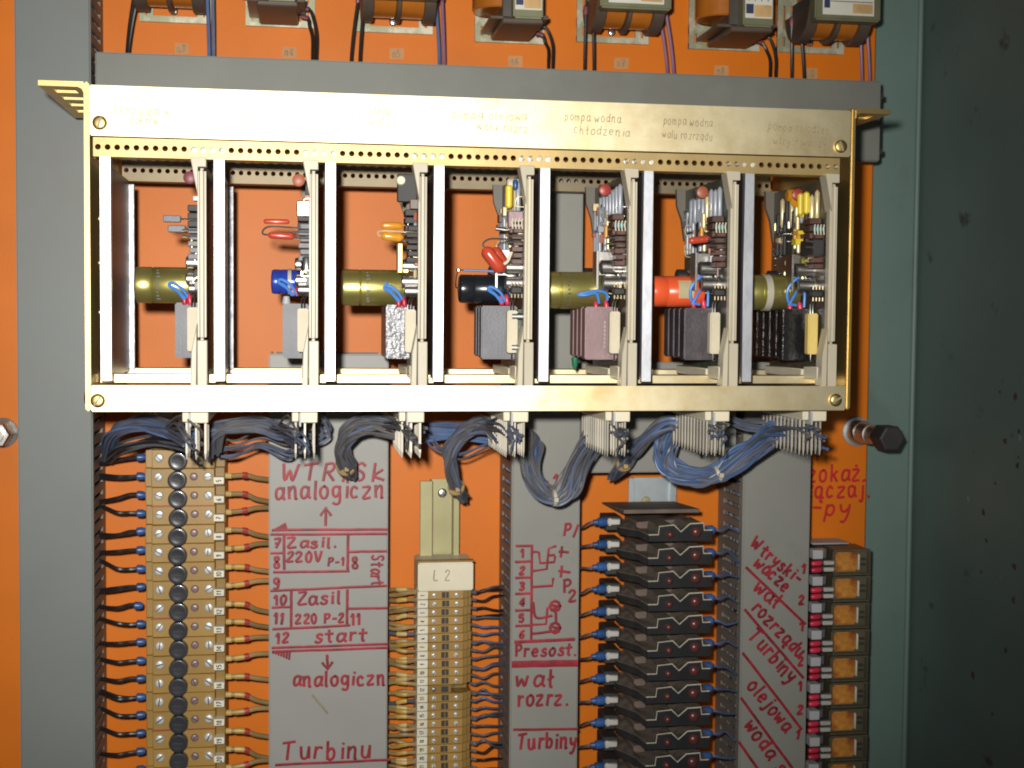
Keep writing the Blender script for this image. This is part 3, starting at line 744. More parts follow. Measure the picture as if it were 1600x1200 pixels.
    if k >= 3:
        br = part('bracket', B().box(xb-.0145, xb-.0008, .040, .0412, ZR(442), ZR(376)).box(xb-.0145, xb-.0133, .030, .0399, ZR(442), ZR(376)), 'nickel')
    for (yy, z, r, h) in ((.026, zt1, .0041, .0095), (.026, ZR(433), .0041, .0095), (.024, zt2+.001, .0036, .008)) if k < 4 else ((.032, ZR(403), .0045, .0118), (.030, ZR(431), .0045, .0112), (.050, ZR(385), .004, .008)):
        part('transistor', B().lathe((xb, yy, z), (-1, 0, 0), [(0, r*1.12), (.0008, r*1.12), (.0009, r*.95), (h-.0006, r*.93), (h, r*.75)], 18), 'nickel')
    # -------- stacked flat dark components with light edges (middle of the board)
    zst = ZR(405)
    for j in range(6):
        z = zst+.0008+j*.0036
        if k == 0 and j > 4: continue
        part('flat_capacitor', B().box(xb-(.0075-.0009*(j % 2)), xb-.0008, .013, .0235, z, z+.0030), 'brownf' if k > 2 else ('steelg' if k < 2 else 'blackm'), bevel=.0004)
    for j in range(3):
        z = ZR(350)+j*.0044
        part('flat_capacitor', B().box(xb-.0080, xb-.0008, .018, .030, z, z+.0036), 'brownf' if k > 2 else 'blackm', bevel=.0004)
    # pins / standoffs
    for z in (ZR(356), ZR(366)):
        part('pin', B().cyl((xb, .013, z), (xb-.0105-(.002 if k > 3 else 0), .013, z), .0006, 8), 'silver')
    # -------- upper rows of rods
    if k >= 2:
        for j in range(3 + min(k, 5)):
            yy = .020+j*.0085; L = .0185
            z0_ = ZR(322)+R.uniform(-.001, .002)
            cc = R.choice(['greyrod', 'greyrod', 'goldrod'] if k < 6 else ['yelt', 'greyrod', 'blackm', 'goldrod'])
            part('resistor', B().lathe((xb-.003, yy, z0_), (0, 0, 1), [(0, .0005), (.001, .0012), (.0016, .0016), (L-.0016, .0016), (L-.001, .0012), (L, .0005)], 10), cc)
    dm = {0: 'maroon', 1: 'disc', 2: 'disc', 3: None, 4: 'discr', 5: 'disc', 6: 'discr'}[k]
    if dm:
        yy = .026 if k < 3 else .040; zz = ZR(268)
        dd = part('disc_capacitor', B().lathe((xb-.0075, yy, zz), (0, 1, 0), [(0, .0027), (.0005, .0036), (.0016, .0036), (.0021, .0027)], 20), dm)
        for d in (-.002, .002): obj('lead', B().tube([(xb-.0072, yy+.001, zz+d), (xb, yy+.001, zz+d)], .0003, 5), 'silver', dd)
    if k >= 2:
        part('trimmer', B().lathe((xb, .062 if k > 3 else .040, ZR(264)), (-1, 0, 0), [(0, .004), (.006, .004), (.0068, .003)], 18), 'cream' if k < 4 else ('nickel' if k < 6 else 'ambt'))
    if k >= 3:
        for c_ in range(4):      # rear columns of long rods
            for rr in range(2):
                yy = .076+c_*.0065 if c_ < 3 else .060
                z0_ = ZR(372 if rr else 330)
                mm = 'greyrod' if k < 6 else 'blackm'
                q = part('resistor', B().lathe((xb-.0025, yy, z0_), (0, 0, 1), [(0, .0008), (.0008, .0015), (.0125, .0015), (.0133, .0008)], 10), mm)
        for (yy, zy, mm, L) in [(.052, 330, 'goldrod', .010), (.050, 372, 'goldrod', .009), (.056, 350, 'ambt', .009)]:
            part('resistor', B().lathe((xb-.003, yy, ZR(zy)), (0, 0, 1), [(0, .0004), (.001, .0014), (L-.001, .0014), (L, .0004)], 10), mm)
        part('standoff', B().lathe((xb, .083, ZR(413)), (-1, 0, 0), [(0, .0025), (.005, .0025), (.0052, .0048), (.011, .0048), (.0115, .004)], 16), 'iron')
        # coil with teal body near the front
        tc_ = part('choke', B().box(xb-.0075, xb-.001, .012, .018, ZR(339), ZR(330)), 'tealc', bevel=.0008)
        for d in range(4): obj('winding', B().tube(curve([(xb-.0072+d*.0019, .0118, ZR(327)), (xb-.0078+d*.0019, .0112, ZR(334)), (xb-.0072+d*.0019, .0118, ZR(344))], 4), .0004, 6), 'cream', tc_)
        tc_ = part('choke', B().box(xb-.008, xb-.001, .012, .018, ZR(452), ZR(440)), 'blackm', bevel=.0008)
        for d in range(4):
            for zz in (ZR(436), ZR(456)): obj('winding', B().cyl((xb-.0076+d*.002, .0118, zz-.001), (xb-.0076+d*.002, .0118, zz+.0012), .0004, 6), 'goldrod', tc_)
    # leads scattered over the board
    for j in range(14 if k > 2 else 4):
        yy = R.uniform(.014, .095) if k > 2 else R.uniform(.012, .03); z = R.uniform(ZR(458), ZR(300)); L = R.uniform(.003, .007)
        q = B().tube(curve([(xb, yy, z), (xb-R.uniform(.003, .006), yy, z+.0004), (xb-R.uniform(.003, .006), yy, z+L-.0004), (xb, yy, z+L)], 3), .00032, 5)
        part('lead', q, R.choice(['silver', 'silver', 'goldrod'] if k > 2 else ['nickel', 'goldrod']))
    for j in range(30 if k > 2 else 8):
        yy = R.uniform(.016, .098) if k > 2 else R.uniform(.012, .028); z = R.uniform(ZR(462), ZR(290)); h = R.uniform(.002, .006)
        ty = R.random()
        cc = R.choice(['brownf', 'blackm', 'brownf', 'goldrod', 'disc', 'greyrod'] if k < 6 else ['yelt', 'ambt', 'goldrod', 'blackm', 'brownf'])
        if ty < .5: part('chip', B().box(xb-h, xb-.0005, yy, yy+R.uniform(.003, .008), z, z+R.uniform(.002, .006)), cc, bevel=.0003)
        else:
            L = R.uniform(.005, .009); part('resistor', B().lathe((xb-.002, yy, z), (0, 0, 1), [(0, .0004), (.0008, .0011), (L-.0008, .0011), (L, .0004)], 8), cc)
    # solder glints
    # -------- the odd parts that hang out of each bay
    def tubecap(p, d, L, r, mt):
        q = B().lathe(p, d, [(0, r*.35), (r*.5, r*.9), (r, r), (L-r, r), (L-r*.5, r*.9), (L, r*.35)], 14)
        return part('tube_capacitor', q, mt)
    if k == 0:
        for z, L in ((ZR(338), .021), (ZR(354), .0185)):
            part('film_capacitor', B().box(xb-L, xb-L+.0095, .014, .018, z-.0019, z+.0019), 'steelg', bevel=.0004)
            part('lead', B().cyl((xb-L+.009, .016, z), (xb, .016, z), .0006, 6), 'silver')
    if k == 1:
        tubecap((xb-.0125, .016, ZR(339)), (-1, 0, .0), .0145, .0014, 'redt'); tubecap((xb-.010, .016, ZR(363)), (-1, 0, .05), .0145, .0020, 'redt')
        part('lead', B().tube(curve([(xb-.024, .016, ZR(361)), (xb-.0275, .016, ZR(359)), (xb-.026, .016, ZR(350)), (xb-.020, .016, ZR(347)), (xb, .016, ZR(351))], 6), .0006, 6), 'nickel')
        part('crystal', B().box(xb-.0085, xb-.0012, .012, .018, ZR(331), ZR(305)), 'silver', bevel=.0008)
        part('transistor', B().lathe((xb-.003, .015, ZR(418)), (0, 0, 1), [(0, .0032), (.007, .0032), (.0078, .0026)], 16), 'silver')
    if k == 2:
        tubecap((xb-.0095, .016, ZR(342)), (-1, 0, 0), .0125, .0020, 'ambt'); tubecap((xb-.009, .016, ZR(362)), (-1, 0, .1), .013, .0026, 'ambt')
        part('lead', B().tube(curve([(xb-.021, .016, ZR(361)), (xb-.0235, .016, ZR(357)), (xb-.021, .016, ZR(351)), (xb, .016, ZR(353))], 6), .0005, 6), 'goldrod')
        part('bracket', B().box(xb-.0125, xb-.0095, .014, .024, ZR(420), ZR(371)).box(xb-.0094, xb-.006, .014, .024, ZR(420), ZR(413)), 'olive', bevel=.0005)
        part('dark_plate', B().box(xb-.0125, xb-.0012, .018, .022, ZR(302), ZR(256)), 'blackm', bevel=.0005)
        part('disc_capacitor', B().lathe((xb-.0105, .016, ZR(267)), (0, 1, 0), [(0, .0022), (.001, .0028), (.003, .0028)], 16), 'cream')
    if k == 3:
        tubecap((xb-.0225, .022, ZR(375)), (.62, 0, -.78), .0175, .0040, 'redt'); tubecap((xb-.0165, .027, ZR(374)), (.55, 0, -.83), .016, .0036, 'redt')
        part('lead', B().tube(curve([(xb-.022, .022, ZR(376)), (xb-.0232, .022, ZR(368)), (xb-.019, .022, ZR(360)), (xb-.010, .022, ZR(360)), (xb, .022, ZR(361))], 6), .0006, 6), 'nickel')
        part('lead', B().tube(curve([(xb-.0135, .022, ZR(404)), (xb-.009, .02, ZR(398)), (xb-.006, .018, ZR(378)), (xb, .018, ZR(362))], 6), .0009, 6), 'cream')
        q = part('jumper_wire', B().tube([(xb-.006, .03, ZR(414)), (xb-.0335, .03, ZR(412))], .00075, 7), 'blue')
        part('lead', B().tube(curve([(xb-.0335, .03, ZR(412)), (xb-.0365, .03, ZR(413)), (xb-.0375, .032, ZR(425)), (xb-.0372, .036, ZR(440)), (xb-.0345, yc, zc)], 5), .0004, 6), 'silver')
        part('solder_bead', B().lathe((xb-.0365, .03, ZR(412)-.0012), (0, 0, 1), [(0, .0003), (.0006, .0013), (.0018, .0013), (.0024, .0003)], 10), 'silver')
        part('resistor', B().lathe((xb-.0075, .026, ZR(307)), (0, 0, 1), [(0, .0012), (.001, .0022), (.0125, .0022), (.0135, .0012)], 12), 'yelt')
        part('resistor', B().lathe((xb-.0055, .035, ZR(335)), (0, 0, 1), [(0, .0006), (.001, .0013), (.007, .0013), (.008, .0006)], 10), 'yelt')
        part('resistor', B().lathe((xb-.005, .018, ZR(278)), (0, 0, 1), [(0, .001), (.001, .0016), (.005, .0016), (.006, .001)], 10), 'bluef')
        part('relay_can', B().box(xb-.010, xb-.0008, .012, .0165, ZR(342), ZR(314)), 'plum', bevel=.0006)
        part('tube', B().cyl((xb, .034, ZR(345)), (xb-.014, .034, ZR(340)), .0013, 10), 'silver')
        for zz in (ZR(490), ZR(542)): part('tube', B().cyl((xb-.007, .0145, zz), (xb-.0005, .0145, zz), .0022, 12), 'nickel')
        part('board_shield', B().box(xb-.0032, xb-.0008, .015, .026, ZR(566), ZR(478)), 'pcbg')
    if k == 5:
        tubecap((xb-.0085, .020, ZR(353)), (-1, 0, -.12), .0135, .0022, 'redt')
    if k == 6:
        for yy in (.030, .040): part('resistor', B().lathe((xb-.006, yy, ZR(305)), (0, 0, 1), [(0, .001), (.001, .0020), (.0125, .0020), (.0135, .001)], 12), 'yelt')
        part('resistor', B().lathe((xb-.006, .034, ZR(425)), (0, 0, 1), [(0, .001), (.001, .0022), (.014, .0022), (.016, .001)], 12), 'olive')
        part('chip', B().box(xb-.008, xb-.001, .012, .034, ZR(380), ZR(352)), 'blackm', bevel=.0005)
        part('disc_capacitor', B().lathe((xb-.004, .052, ZR(278)), (0, 1, 0), [(0, .003), (.001, .0036), (.002, .003)], 16), 'ambt')
        for c_ in range(2):
            for j in range(9): part('lead', B().lathe((xb-.004, .088-c_*.009, ZR(325)-j*.0044), (-1, 0, 0), [(0, .0007), (.0008, .0007), (.0011, .0003)], 7), 'silver')
    if k == 3:
        pass
    return t
mods = [module(k) for k in range(7)]
o = bpy.data.objects.new('guide', None)
bpy.data.objects.remove(o)
# black lining strip by the left side plate in the first bay
# ------------------------------------------------------------------ edge connectors hanging below the rack
zc1 = -.0005; zc0 = U(306, 660, .02).z; zp = U(306, 718, .02).z
place = ['beneath the leftmost module', 'beneath the blue capacitor module', 'beneath the amber tube module', 'beneath the black capacitor module', 'beneath the mauve block module', 'beneath the red capacitor module', 'beneath the rightmost module']
for k in range(7):
    xa = U(285.5, 655, .02).x+k*.06096
    xw = .0145
    t = thing('edge_connector', 'beige edge connector with rows of long metal pins, '+place[k], 'connector', (xa+xw/2, .05, zp), 'edge connectors below the rack')
    obj('housing', B().box(xa, xa+xw*.27, .016, .10, zc0+.0005, zc1).box(xa+xw*.30, xa+xw, .014, .10, zc0, zc1), 'cream', t, bevel=.0005)
    obj('terminal_block', B().box(xa+xw*.29, xa+xw*.36, .013, .10, zc0-.002, zc1-.001), 'greyp', t)
    npin = 4 if k == 0 else 12
    pinm = None
    for r_ in range(3):
        for j in range(npin):
            x = xa+.0022+r_*.0052; y = .020+j*.0066
            if pinm is None:
                w_, d_ = .00055, .00075
                q = B().box(x-w_, x+w_, y-d_, y+d_, zp+.0035, zc0)
                q.add([(x-w_, y-d_, zp+.0035), (x+w_, y-d_, zp+.0035), (x+w_, y+d_, zp+.0035), (x-w_, y+d_, zp+.0035), (x-.0002, y-.0003, zp), (x+.0002, y-.0003, zp), (x+.0002, y+.0003, zp), (x-.0002, y+.0003, zp)],
                      [(0, 1, 5, 4), (1, 2, 6, 5), (2, 3, 7, 6), (3, 0, 4, 7), (4, 5, 6, 7)])
                pinm = obj('pin', q, 'pinm', t, smooth=False); base = Vector((x, y, 0))
            else:
                c = pinm.copy(); COL.objects.link(c); c.parent = t; c.location = pinm.location+Vector((x, y, 0))-base

# ------------------------------------------------------------------ wire harnesses under the rack
def bundle(name, lab, paths, cols, n, rb, rw=.00095, tie=None, spread0=1.0, spread1=1.0, fan0=0, fan1=0, grp='wire harnesses below the rack', seed=1):
    """paths: list of (px,py,Y); strands spread over a disc of radius rb; fan = px spread at the ends"""
    R = random.Random(seed)
    pts = [U(*p) for p in paths]
    t = thing(name, lab, 'wire harness', pts[len(pts)//2], grp)
    for i in range(n):
        a = R.uniform(0, 6.283); rr = rb*1.1*math.sqrt(R.random())
        o1 = Vector((math.cos(a), .6*math.sin(a), math.sin(a)))*rr
        f0, f1 = R.uniform(-.5, .5), R.uniform(-.5, .5)
        pp = []
        for j, p in enumerate(pts):
            u = j/(len(pts)-1)
            sp = (spread0*(1-u)+spread1*u)
            if tie is not None and abs(j-tie) < 1: sp = .75 if tie > 1 else .6
            q = p+o1*sp+Vector((R.uniform(-1, 1), R.uniform(-1, 1)*.6, R.uniform(-1, 1)))*rb*.34
            if fan0 and j == 0: q += Vector((0, f0*fan0*.35, f0*fan0))
            if fan1 and j == len(pts)-1: q += Vector((f1*fan1*.12, f1*fan1*1.3, R.uniform(-.5, .5)*fan1*.5))
            pp.append(q)
        obj('strand', B().tube(curve(pp, 7), rw*R.uniform(1.0, 1.3), 7), R.choice(cols), t)
    if tie is not None:
        d = (pts[min(tie+1, len(pts)-1)]-pts[tie-1]).normalized(); c = pts[tie]
        tr = rb*(.98 if tie > 1 else .86); tm = 'tie' if tie > 1 else 'tan'
        obj('cable_tie', B().lathe(c-d*.0012, d, [(0, tr*.93), (.0002, tr*1.04), (.0022, tr*1.04), (.0024, tr*.93)], 16), tm, t)
        obj('tie_head', B().box(c.x-.0016, c.x+.0016, c.y-tr-.003, c.y-tr+.001, c.z-.002, c.z+.0012), tm, t, bevel=.0004)
    return t
def drape(t, k, start, cols, n=6, seed=1):
    "thin single wires of a harness that cross the front of a connector and end on its pins"
    R = random.Random(seed)
    for i in range(n):
        e = U(306, 690, .012); e = Vector((e.x+k*.06096+R.uniform(-.006, .004), .0125+R.uniform(-.001, .006), U(306, R.uniform(676, 712), .012).z))
        s0 = U(start[0]+R.uniform(-8, 8), start[1]+R.uniform(-6, 8), start[2]+R.uniform(-.006, .006))
        m1 = s0.lerp(e, .45)+Vector((0, -.012, R.uniform(.002, .010))); m2 = s0.lerp(e, .8)+Vector((.001, -.014, R.uniform(.001, .006)))
        m1.y = max(m1.y, .006); m2.y = .008
        obj('strand', B().tube(curve([s0, m1, m2, e+Vector((0, -.002, .002)), e], 6), .00075, 6), R.choice(cols), t)
HB = []
HB.append(bundle('wire_harness', 'fan of blue wires from the far left duct to the leftmost connector', [(166, 706, .172), (180, 676, .125), (220, 664, .10), (262, 672, .08), (302, 690, .06)], ['blue', 'bluegrey', 'slate', 'bluegrey'], 22, .0055, .00085, spread0=.8, spread1=.8, fan1=.03, fan0=.01, seed=3))
HB.append(bundle('wire_harness', 'loose low strands crossing over the top of the ochre fuse terminals', [(166, 716, .172), (192, 698, .13), (240, 690, .11), (285, 698, .09), (306, 708, .07)], ['bluegrey', 'slate', 'blackw'], 7, .004, .0008, spread0=.8, fan1=.02, seed=4))
HB.append(bundle('wire_harness', 'grey wires arching from the leftmost to the second connector', [(332, 705, .10), (338, 675, .09), (368, 663, .09), (410, 664, .09), (445, 676, .08), (475, 694, .06)], ['slate', 'greyw', 'slate', 'bluegrey'], 20, .005, .00085, spread0=1.1, spread1=.8, fan1=.03, seed=5))
HB.append(bundle('wire_harness', 'thin dark strands sagging over the left edge of the WTRYSK duct', [(345, 700, .13), (370, 698, .13), (410, 686, .12), (450, 700, .11), (478, 690, .10), (512, 672, .10), (500, 640, .09)], ['slate', 'bluegrey', 'greyw'], 6, .0055, .0007, seed=6))
HB.append(bundle('wire_harness', 'thick slate bundle bending down to a tie above the WTRYSK lettering', [(548, 744, .128), (541, 730, .115), (533, 703, .10), (543, 675, .09), (573, 661, .085), (612, 664, .08), (645, 684, .06)], ['slate', 'greyw', 'greyw', 'slate', 'bluegrey'], 30, .0072, .0009, tie=1, spread0=.25, spread1=1.0, fan1=.035, seed=7))
HB.append(bundle('wire_harness', 'slate bundle hooking down past the screw of the yellow rail', [(724, 778, .15), (713, 762, .135), (705, 735, .12), (704, 706, .11), (724, 676, .10), (762, 664, .085), (795, 684, .06)], ['slate', 'greyw', 'greyw', 'slate', 'bluegrey'], 30, .0066, .0009, tie=1, spread0=.25, spread1=.9, fan1=.04, seed=8))
HB.append(bundle('wire_harness', 'flat bright blue bundle running level behind the third and fourth connectors', [(660, 674, .135), (700, 675, .135), (745, 678, .135), (800, 682, .135), (832, 690, .122), (829, 715, .110), (831, 742, .104), (842, 764, .101)], ['blue', 'blue', 'bluegrey'], 20, .0050, .001, seed=9))
HB.append(bundle('wire_harness', 'big U shaped blue grey loop hanging over the circuit sketch duct', [(775, 680, .135), (808, 678, .13), (832, 692, .118), (827, 726, .105), (838, 760, .10), (866, 778, .10), (891, 757, .10), (906, 716, .095), (927, 682, .085), (958, 672, .07)], ['bluegrey', 'slate', 'greyw', 'greyw', 'slate'], 30, .0056, .0009, tie=5, spread0=.9, spread1=1.1, fan1=.04, seed=10))
HB.append(bundle('wire_harness', 'blue grey arch descending left between the fifth and sixth connectors', [(958, 745, .146), (974, 726, .13), (990, 706, .115), (1018, 678, .10), (1050, 662, .09), (1090, 668, .08), (1112, 684, .06)], ['bluegrey', 'slate', 'blue', 'slate', 'greyw'], 24, .0060, .0009, tie=1, spread0=.3, spread1=.8, fan1=.04, seed=11))
HB.append(bundle('wire_harness', 'heavy blue bundle sweeping in a curve up to the rightmost connector', [(1062, 648, .10), (1042, 684, .11), (1036, 712, .108), (1054, 735, .105), (1088, 744, .10), (1122, 740, .10), (1156, 716, .095), (1188, 690, .085), (1215, 674, .07), (1262, 684, .055)], ['blue', 'bluegrey', 'blue', 'slate', 'bluegrey'], 30, .0058, .0009, tie=5, spread0=1.2, spread1=.9, fan1=.045, seed=12))
HB.append(bundle('wire_harness', 'few loose blue strands beneath the rail left of the rightmost connector', [(1140, 655, .09), (1165, 664, .09), (1200, 668, .085), (1240, 665, .075), (1262, 676, .06), (1268, 700, .05)], ['bluegrey', 'slate'], 7, .004, .0008, seed=13))
HB.append(bundle('wire_harness', 'stray thin wires crossing the orange panel below the fourth connector', [(664, 680, .13), (676, 705, .13), (710, 722, .125), (750, 708, .11), (790, 692, .09)], ['bluegrey', 'slate'], 3, .005, .0007, seed=14))

for hi, k_, st in ((0, 0, (262, 668, .075)), (2, 1, (430, 668, .075)), (4, 2, (605, 664, .075)), (5, 3, (765, 664, .075)), (7, 4, (930, 676, .075)), (8, 5, (1080, 664, .075)), (9, 6, (1205, 672, .07))):
    drape(HB[hi], k_, st, ['bluegrey', 'slate', 'bluegrey', 'greyw'], 6, 50+k_)
# ------------------------------------------------------------------ ochre fuse terminals, left strip
YT = .155
rowz0 = U(245, 717.5, YT).z; rowz1 = U(252, 1185, YT).z; pit = (rowz0-rowz1)/16
tx0, tx1 = U(228, 950, YT).x, U(337, 950, YT).x
fuse = None; FG = 'ochre fuse terminals on the left strip'
X_ = lambda px: U(px, 950, YT).x
for i in range(-1, 19):
    z = rowz0-i*pit
    lab = 'ochre fuse terminal with black cap, '+ORD[i+1]+' from the top of the left strip'
    if fuse is None:
        t = thing('fuse_terminal', lab, 'terminal', (X_(285), YP-.01, z), FG); fuse = t
        h = pit/2-.00012
        bd = obj('body', B().box(X_(238), X_(336), YT, YP-.012, z-h, z+h).box(X_(227), X_(238), YT+.004, YP-.012, z-h, z+h), 'ochre', t, bevel=.0004)
        obj('step', B().box(X_(336)+.0001, X_(351), YT+.007, YP-.014, z-h, z+h), 'ochred', bd, bevel=.0003)
        for (px, r_, mt_) in ((249, .0031, 'tinplate'), (326, .0031, 'tinplate'), (304, .0026, 'plum')):
            screw((X_(px), YT-.0002, z+.0009), (0, -1, 0), r_, mt_, t, h=.0016)
        fc = obj('fuse_cap', B().lathe((X_(279), YT-.0001, z-.0012), (0, -1, 0), [(0, .0062), (.0052, .0062), (.0060, .0058), (.0062, .0050), (.0059, .0036), (.0059, .0008)], 26), 'dome', t)
        obj('slot', B().box(X_(279)-.0034, X_(279)+.0034, YT-.0066, YT-.0060, z-.0016, z-.0008), 'blackm', fc)
    else: t = dup(fuse, fuse.location+Vector((0, 0, -(i+1)*pit)), lab, FG)
    if i >= 1 and i < 18:
        pz = z-.0016; x0_, x1_ = X_(334), X_(350.5)
        mk = obj('marker', B().box(x0_, x1_, YT-.0012, YT+.0068, pz-.0026, pz+.0020), 'marker', t, bevel=.0003)
        kk = B(); s_ = str(i+4)
        p0_ = Vector(((x0_+x1_)/2+.0015, 0, pz-.0003-.0010*len(s_)+.0001)); p1_ = Vector(((x0_+x1_)/2+.0015, 0, pz-.0003+.0010*len(s_)))
        for pl_ in strokes(s_, p0_, p1_, .0031, .05): kk.tube([Vector((v.x, YT-.00125, v.z)) for v in pl_], .00032, 5, flat=(NF, .00008))
        obj('number', kk, 'print', mk)
    if i in (2, 8, 14):
        obj('red_line', B().box(X_(236), X_(336), YT-.0003, YT-.00005, z-pit/2-.0003, z-pit/2+.0003), 'redb', t)
    # wires left
    R = random.Random(900+i)
    if i >= 0 and i < 18:
        t2 = thing('terminal_wire', 'black wire with blue sleeve, '+ORD[i]+' from the top left of the ochre terminals', 'wire', (X_(220), YT+.02, z), 'black wires left of the ochre terminals')
        Yw = YT+.018
        yl = proj((X_(220), Yw, z-.0006))[1]
        dy = R.uniform(-12, 12); nd = 2 if i in (1, 4, 7, 13) else 1
        for d in range(nd):
            pts = [U(144, yl+dy+d*4, Yw+.012), U(160, yl+dy*.9+d*4, Yw+.006), U(183, yl+dy*.3+R.uniform(0, 4)+d*2.5, Yw-.002), U(203, yl+R.uniform(-1, 2)+d*1.5, Yw), U(219, yl, Yw)]
            obj('insulation', B().tube(curve(pts, 6), .00115 if nd == 2 else .0014, 8), 'blackw', t2)
        p = U(213 if i != 8 else 209, yl, Yw); obj('sleeve', B().lathe(p, (1, 0, R.uniform(-.1, .1)), [(0, .0018), (.0008, .0027), (.004, .0027), (.0062, .0018)], 12), 'bluef', t2)
    if i >= 1 and i < 18:
        t2 = thing('terminal_wire', 'tan wire with red band, '+ORD[i-1]+' from the top right of the ochre terminals', 'wire', (X_(353), YT+.02, z), 'tan wires right of the ochre terminals')
        Yw = YT+.016; yr = proj((X_(353), Yw, z-.0004))[1]
        dy = R.uniform(-13, 13)
        pts = [U(346, yr, Yw), U(362, yr+R.uniform(-1, 1), Yw-.002), U(384, yr+dy*.2-1, Yw-.002), U(402, yr+dy*.8, Yw+.002), U(432, yr+dy*1.1+2, Yw+.010)]
        cv = curve(pts, 8)
        obj('insulation', B().tube(cv, .0017, 8), 'tan', t2)
        obj('sleeve', B().tube(cv[10:17], .0021, 9), 'yel', t2) if i > 4 else None
        obj('band', B().tube(cv[15:19] if i > 4 else cv[14:18], .0023, 9), 'redb', t2)
        obj('ferrule', B().tube(cv[2:9], .0020, 9), 'ochrel', t2)
q = B().box(X_(238), X_(268), YT+.012, YP-.002, rowz0+pit*1.55, rowz0+pit*1.55+.012)
tag(obj('end_bracket', q, 'greyp', bevel=.0006), 'grey end bracket clamped above the ochre fuse terminal strip', 'bracket')
q = B().box(X_(245), X_(325), YP-.011, YP-.0005, rowz0-19.5*pit, rowz0+pit*1.5)
tag(obj('mounting_rail', q, 'yrail'), 'zinc mounting rail hidden behind the ochre fuse terminals', 'rail')

# ------------------------------------------------------------------ narrow terminals in the middle
YM = .166
XM = lambda px: U(px, 1000, YM).x
rl = thing('mounting_rail', 'yellow zinc mounting rail with slotted screw above the L2 clamp', 'rail', (XM(688), YP, U(688, 1300, .19).z))
Yr_ = .192
xr_ = lambda px: U(px, 820, Yr_).x
zt, zb = U(690, 751, Yr_).z, U(690, 1300, Yr_).z
obj('rail_web', B().box(xr_(676), xr_(708), Yr_+.010, Yr_+.0115, zb, zt), 'yrail', rl)
obj('rail_lip', B().box(xr_(656), xr_(676), Yr_, Yr_+.0015, zb, zt).box(xr_(676)-.0012, xr_(676), Yr_+.0015, Yr_+.0115, zb, zt), 'yrail', rl, bevel=.0005)
obj('rail_lip', B().box(xr_(708), xr_(718), Yr_, Yr_+.0015, zb, zt).box(xr_(708), xr_(708)+.0012, Yr_+.0015, Yr_+.0115, zb, zt), 'yrail', rl, bevel=.0005)
p = U(691, 770, Yr_+.010); screw((p.x, Yr_+.010, p.z), (0, -1, 0), .0034, 'silver', rl)
zt, zb = U(694, 878, YM).z, U(694, 922, YM).z
ec = thing('end_clamp', 'cream end clamp marked L2 at the top of the narrow terminals', 'clamp', (XM(694), YP, zb))
obj('body', B().box(XM(652), XM(738), YM-.003, YP-.012, zb, zt), 'cream', ec, bevel=.0008, seg=2)
obj('cover_edge', B().box(XM(651), XM(739), YM-.0024, YM+.004, zt+.0001, zt+.0012), 'ochred', ec)
k = Ink(YM-.003, 1.5); k.text('L 2', 676, 907, 706, 907, 16, 1.5); k.done('writing', 'pencil', ec)
mz0, mz1 = U(677, 930, YM).z, U(677, 1184, YM).z; mp = (mz0-mz1)/19
nar = None; NG = 'narrow ochre terminals on the middle strip'
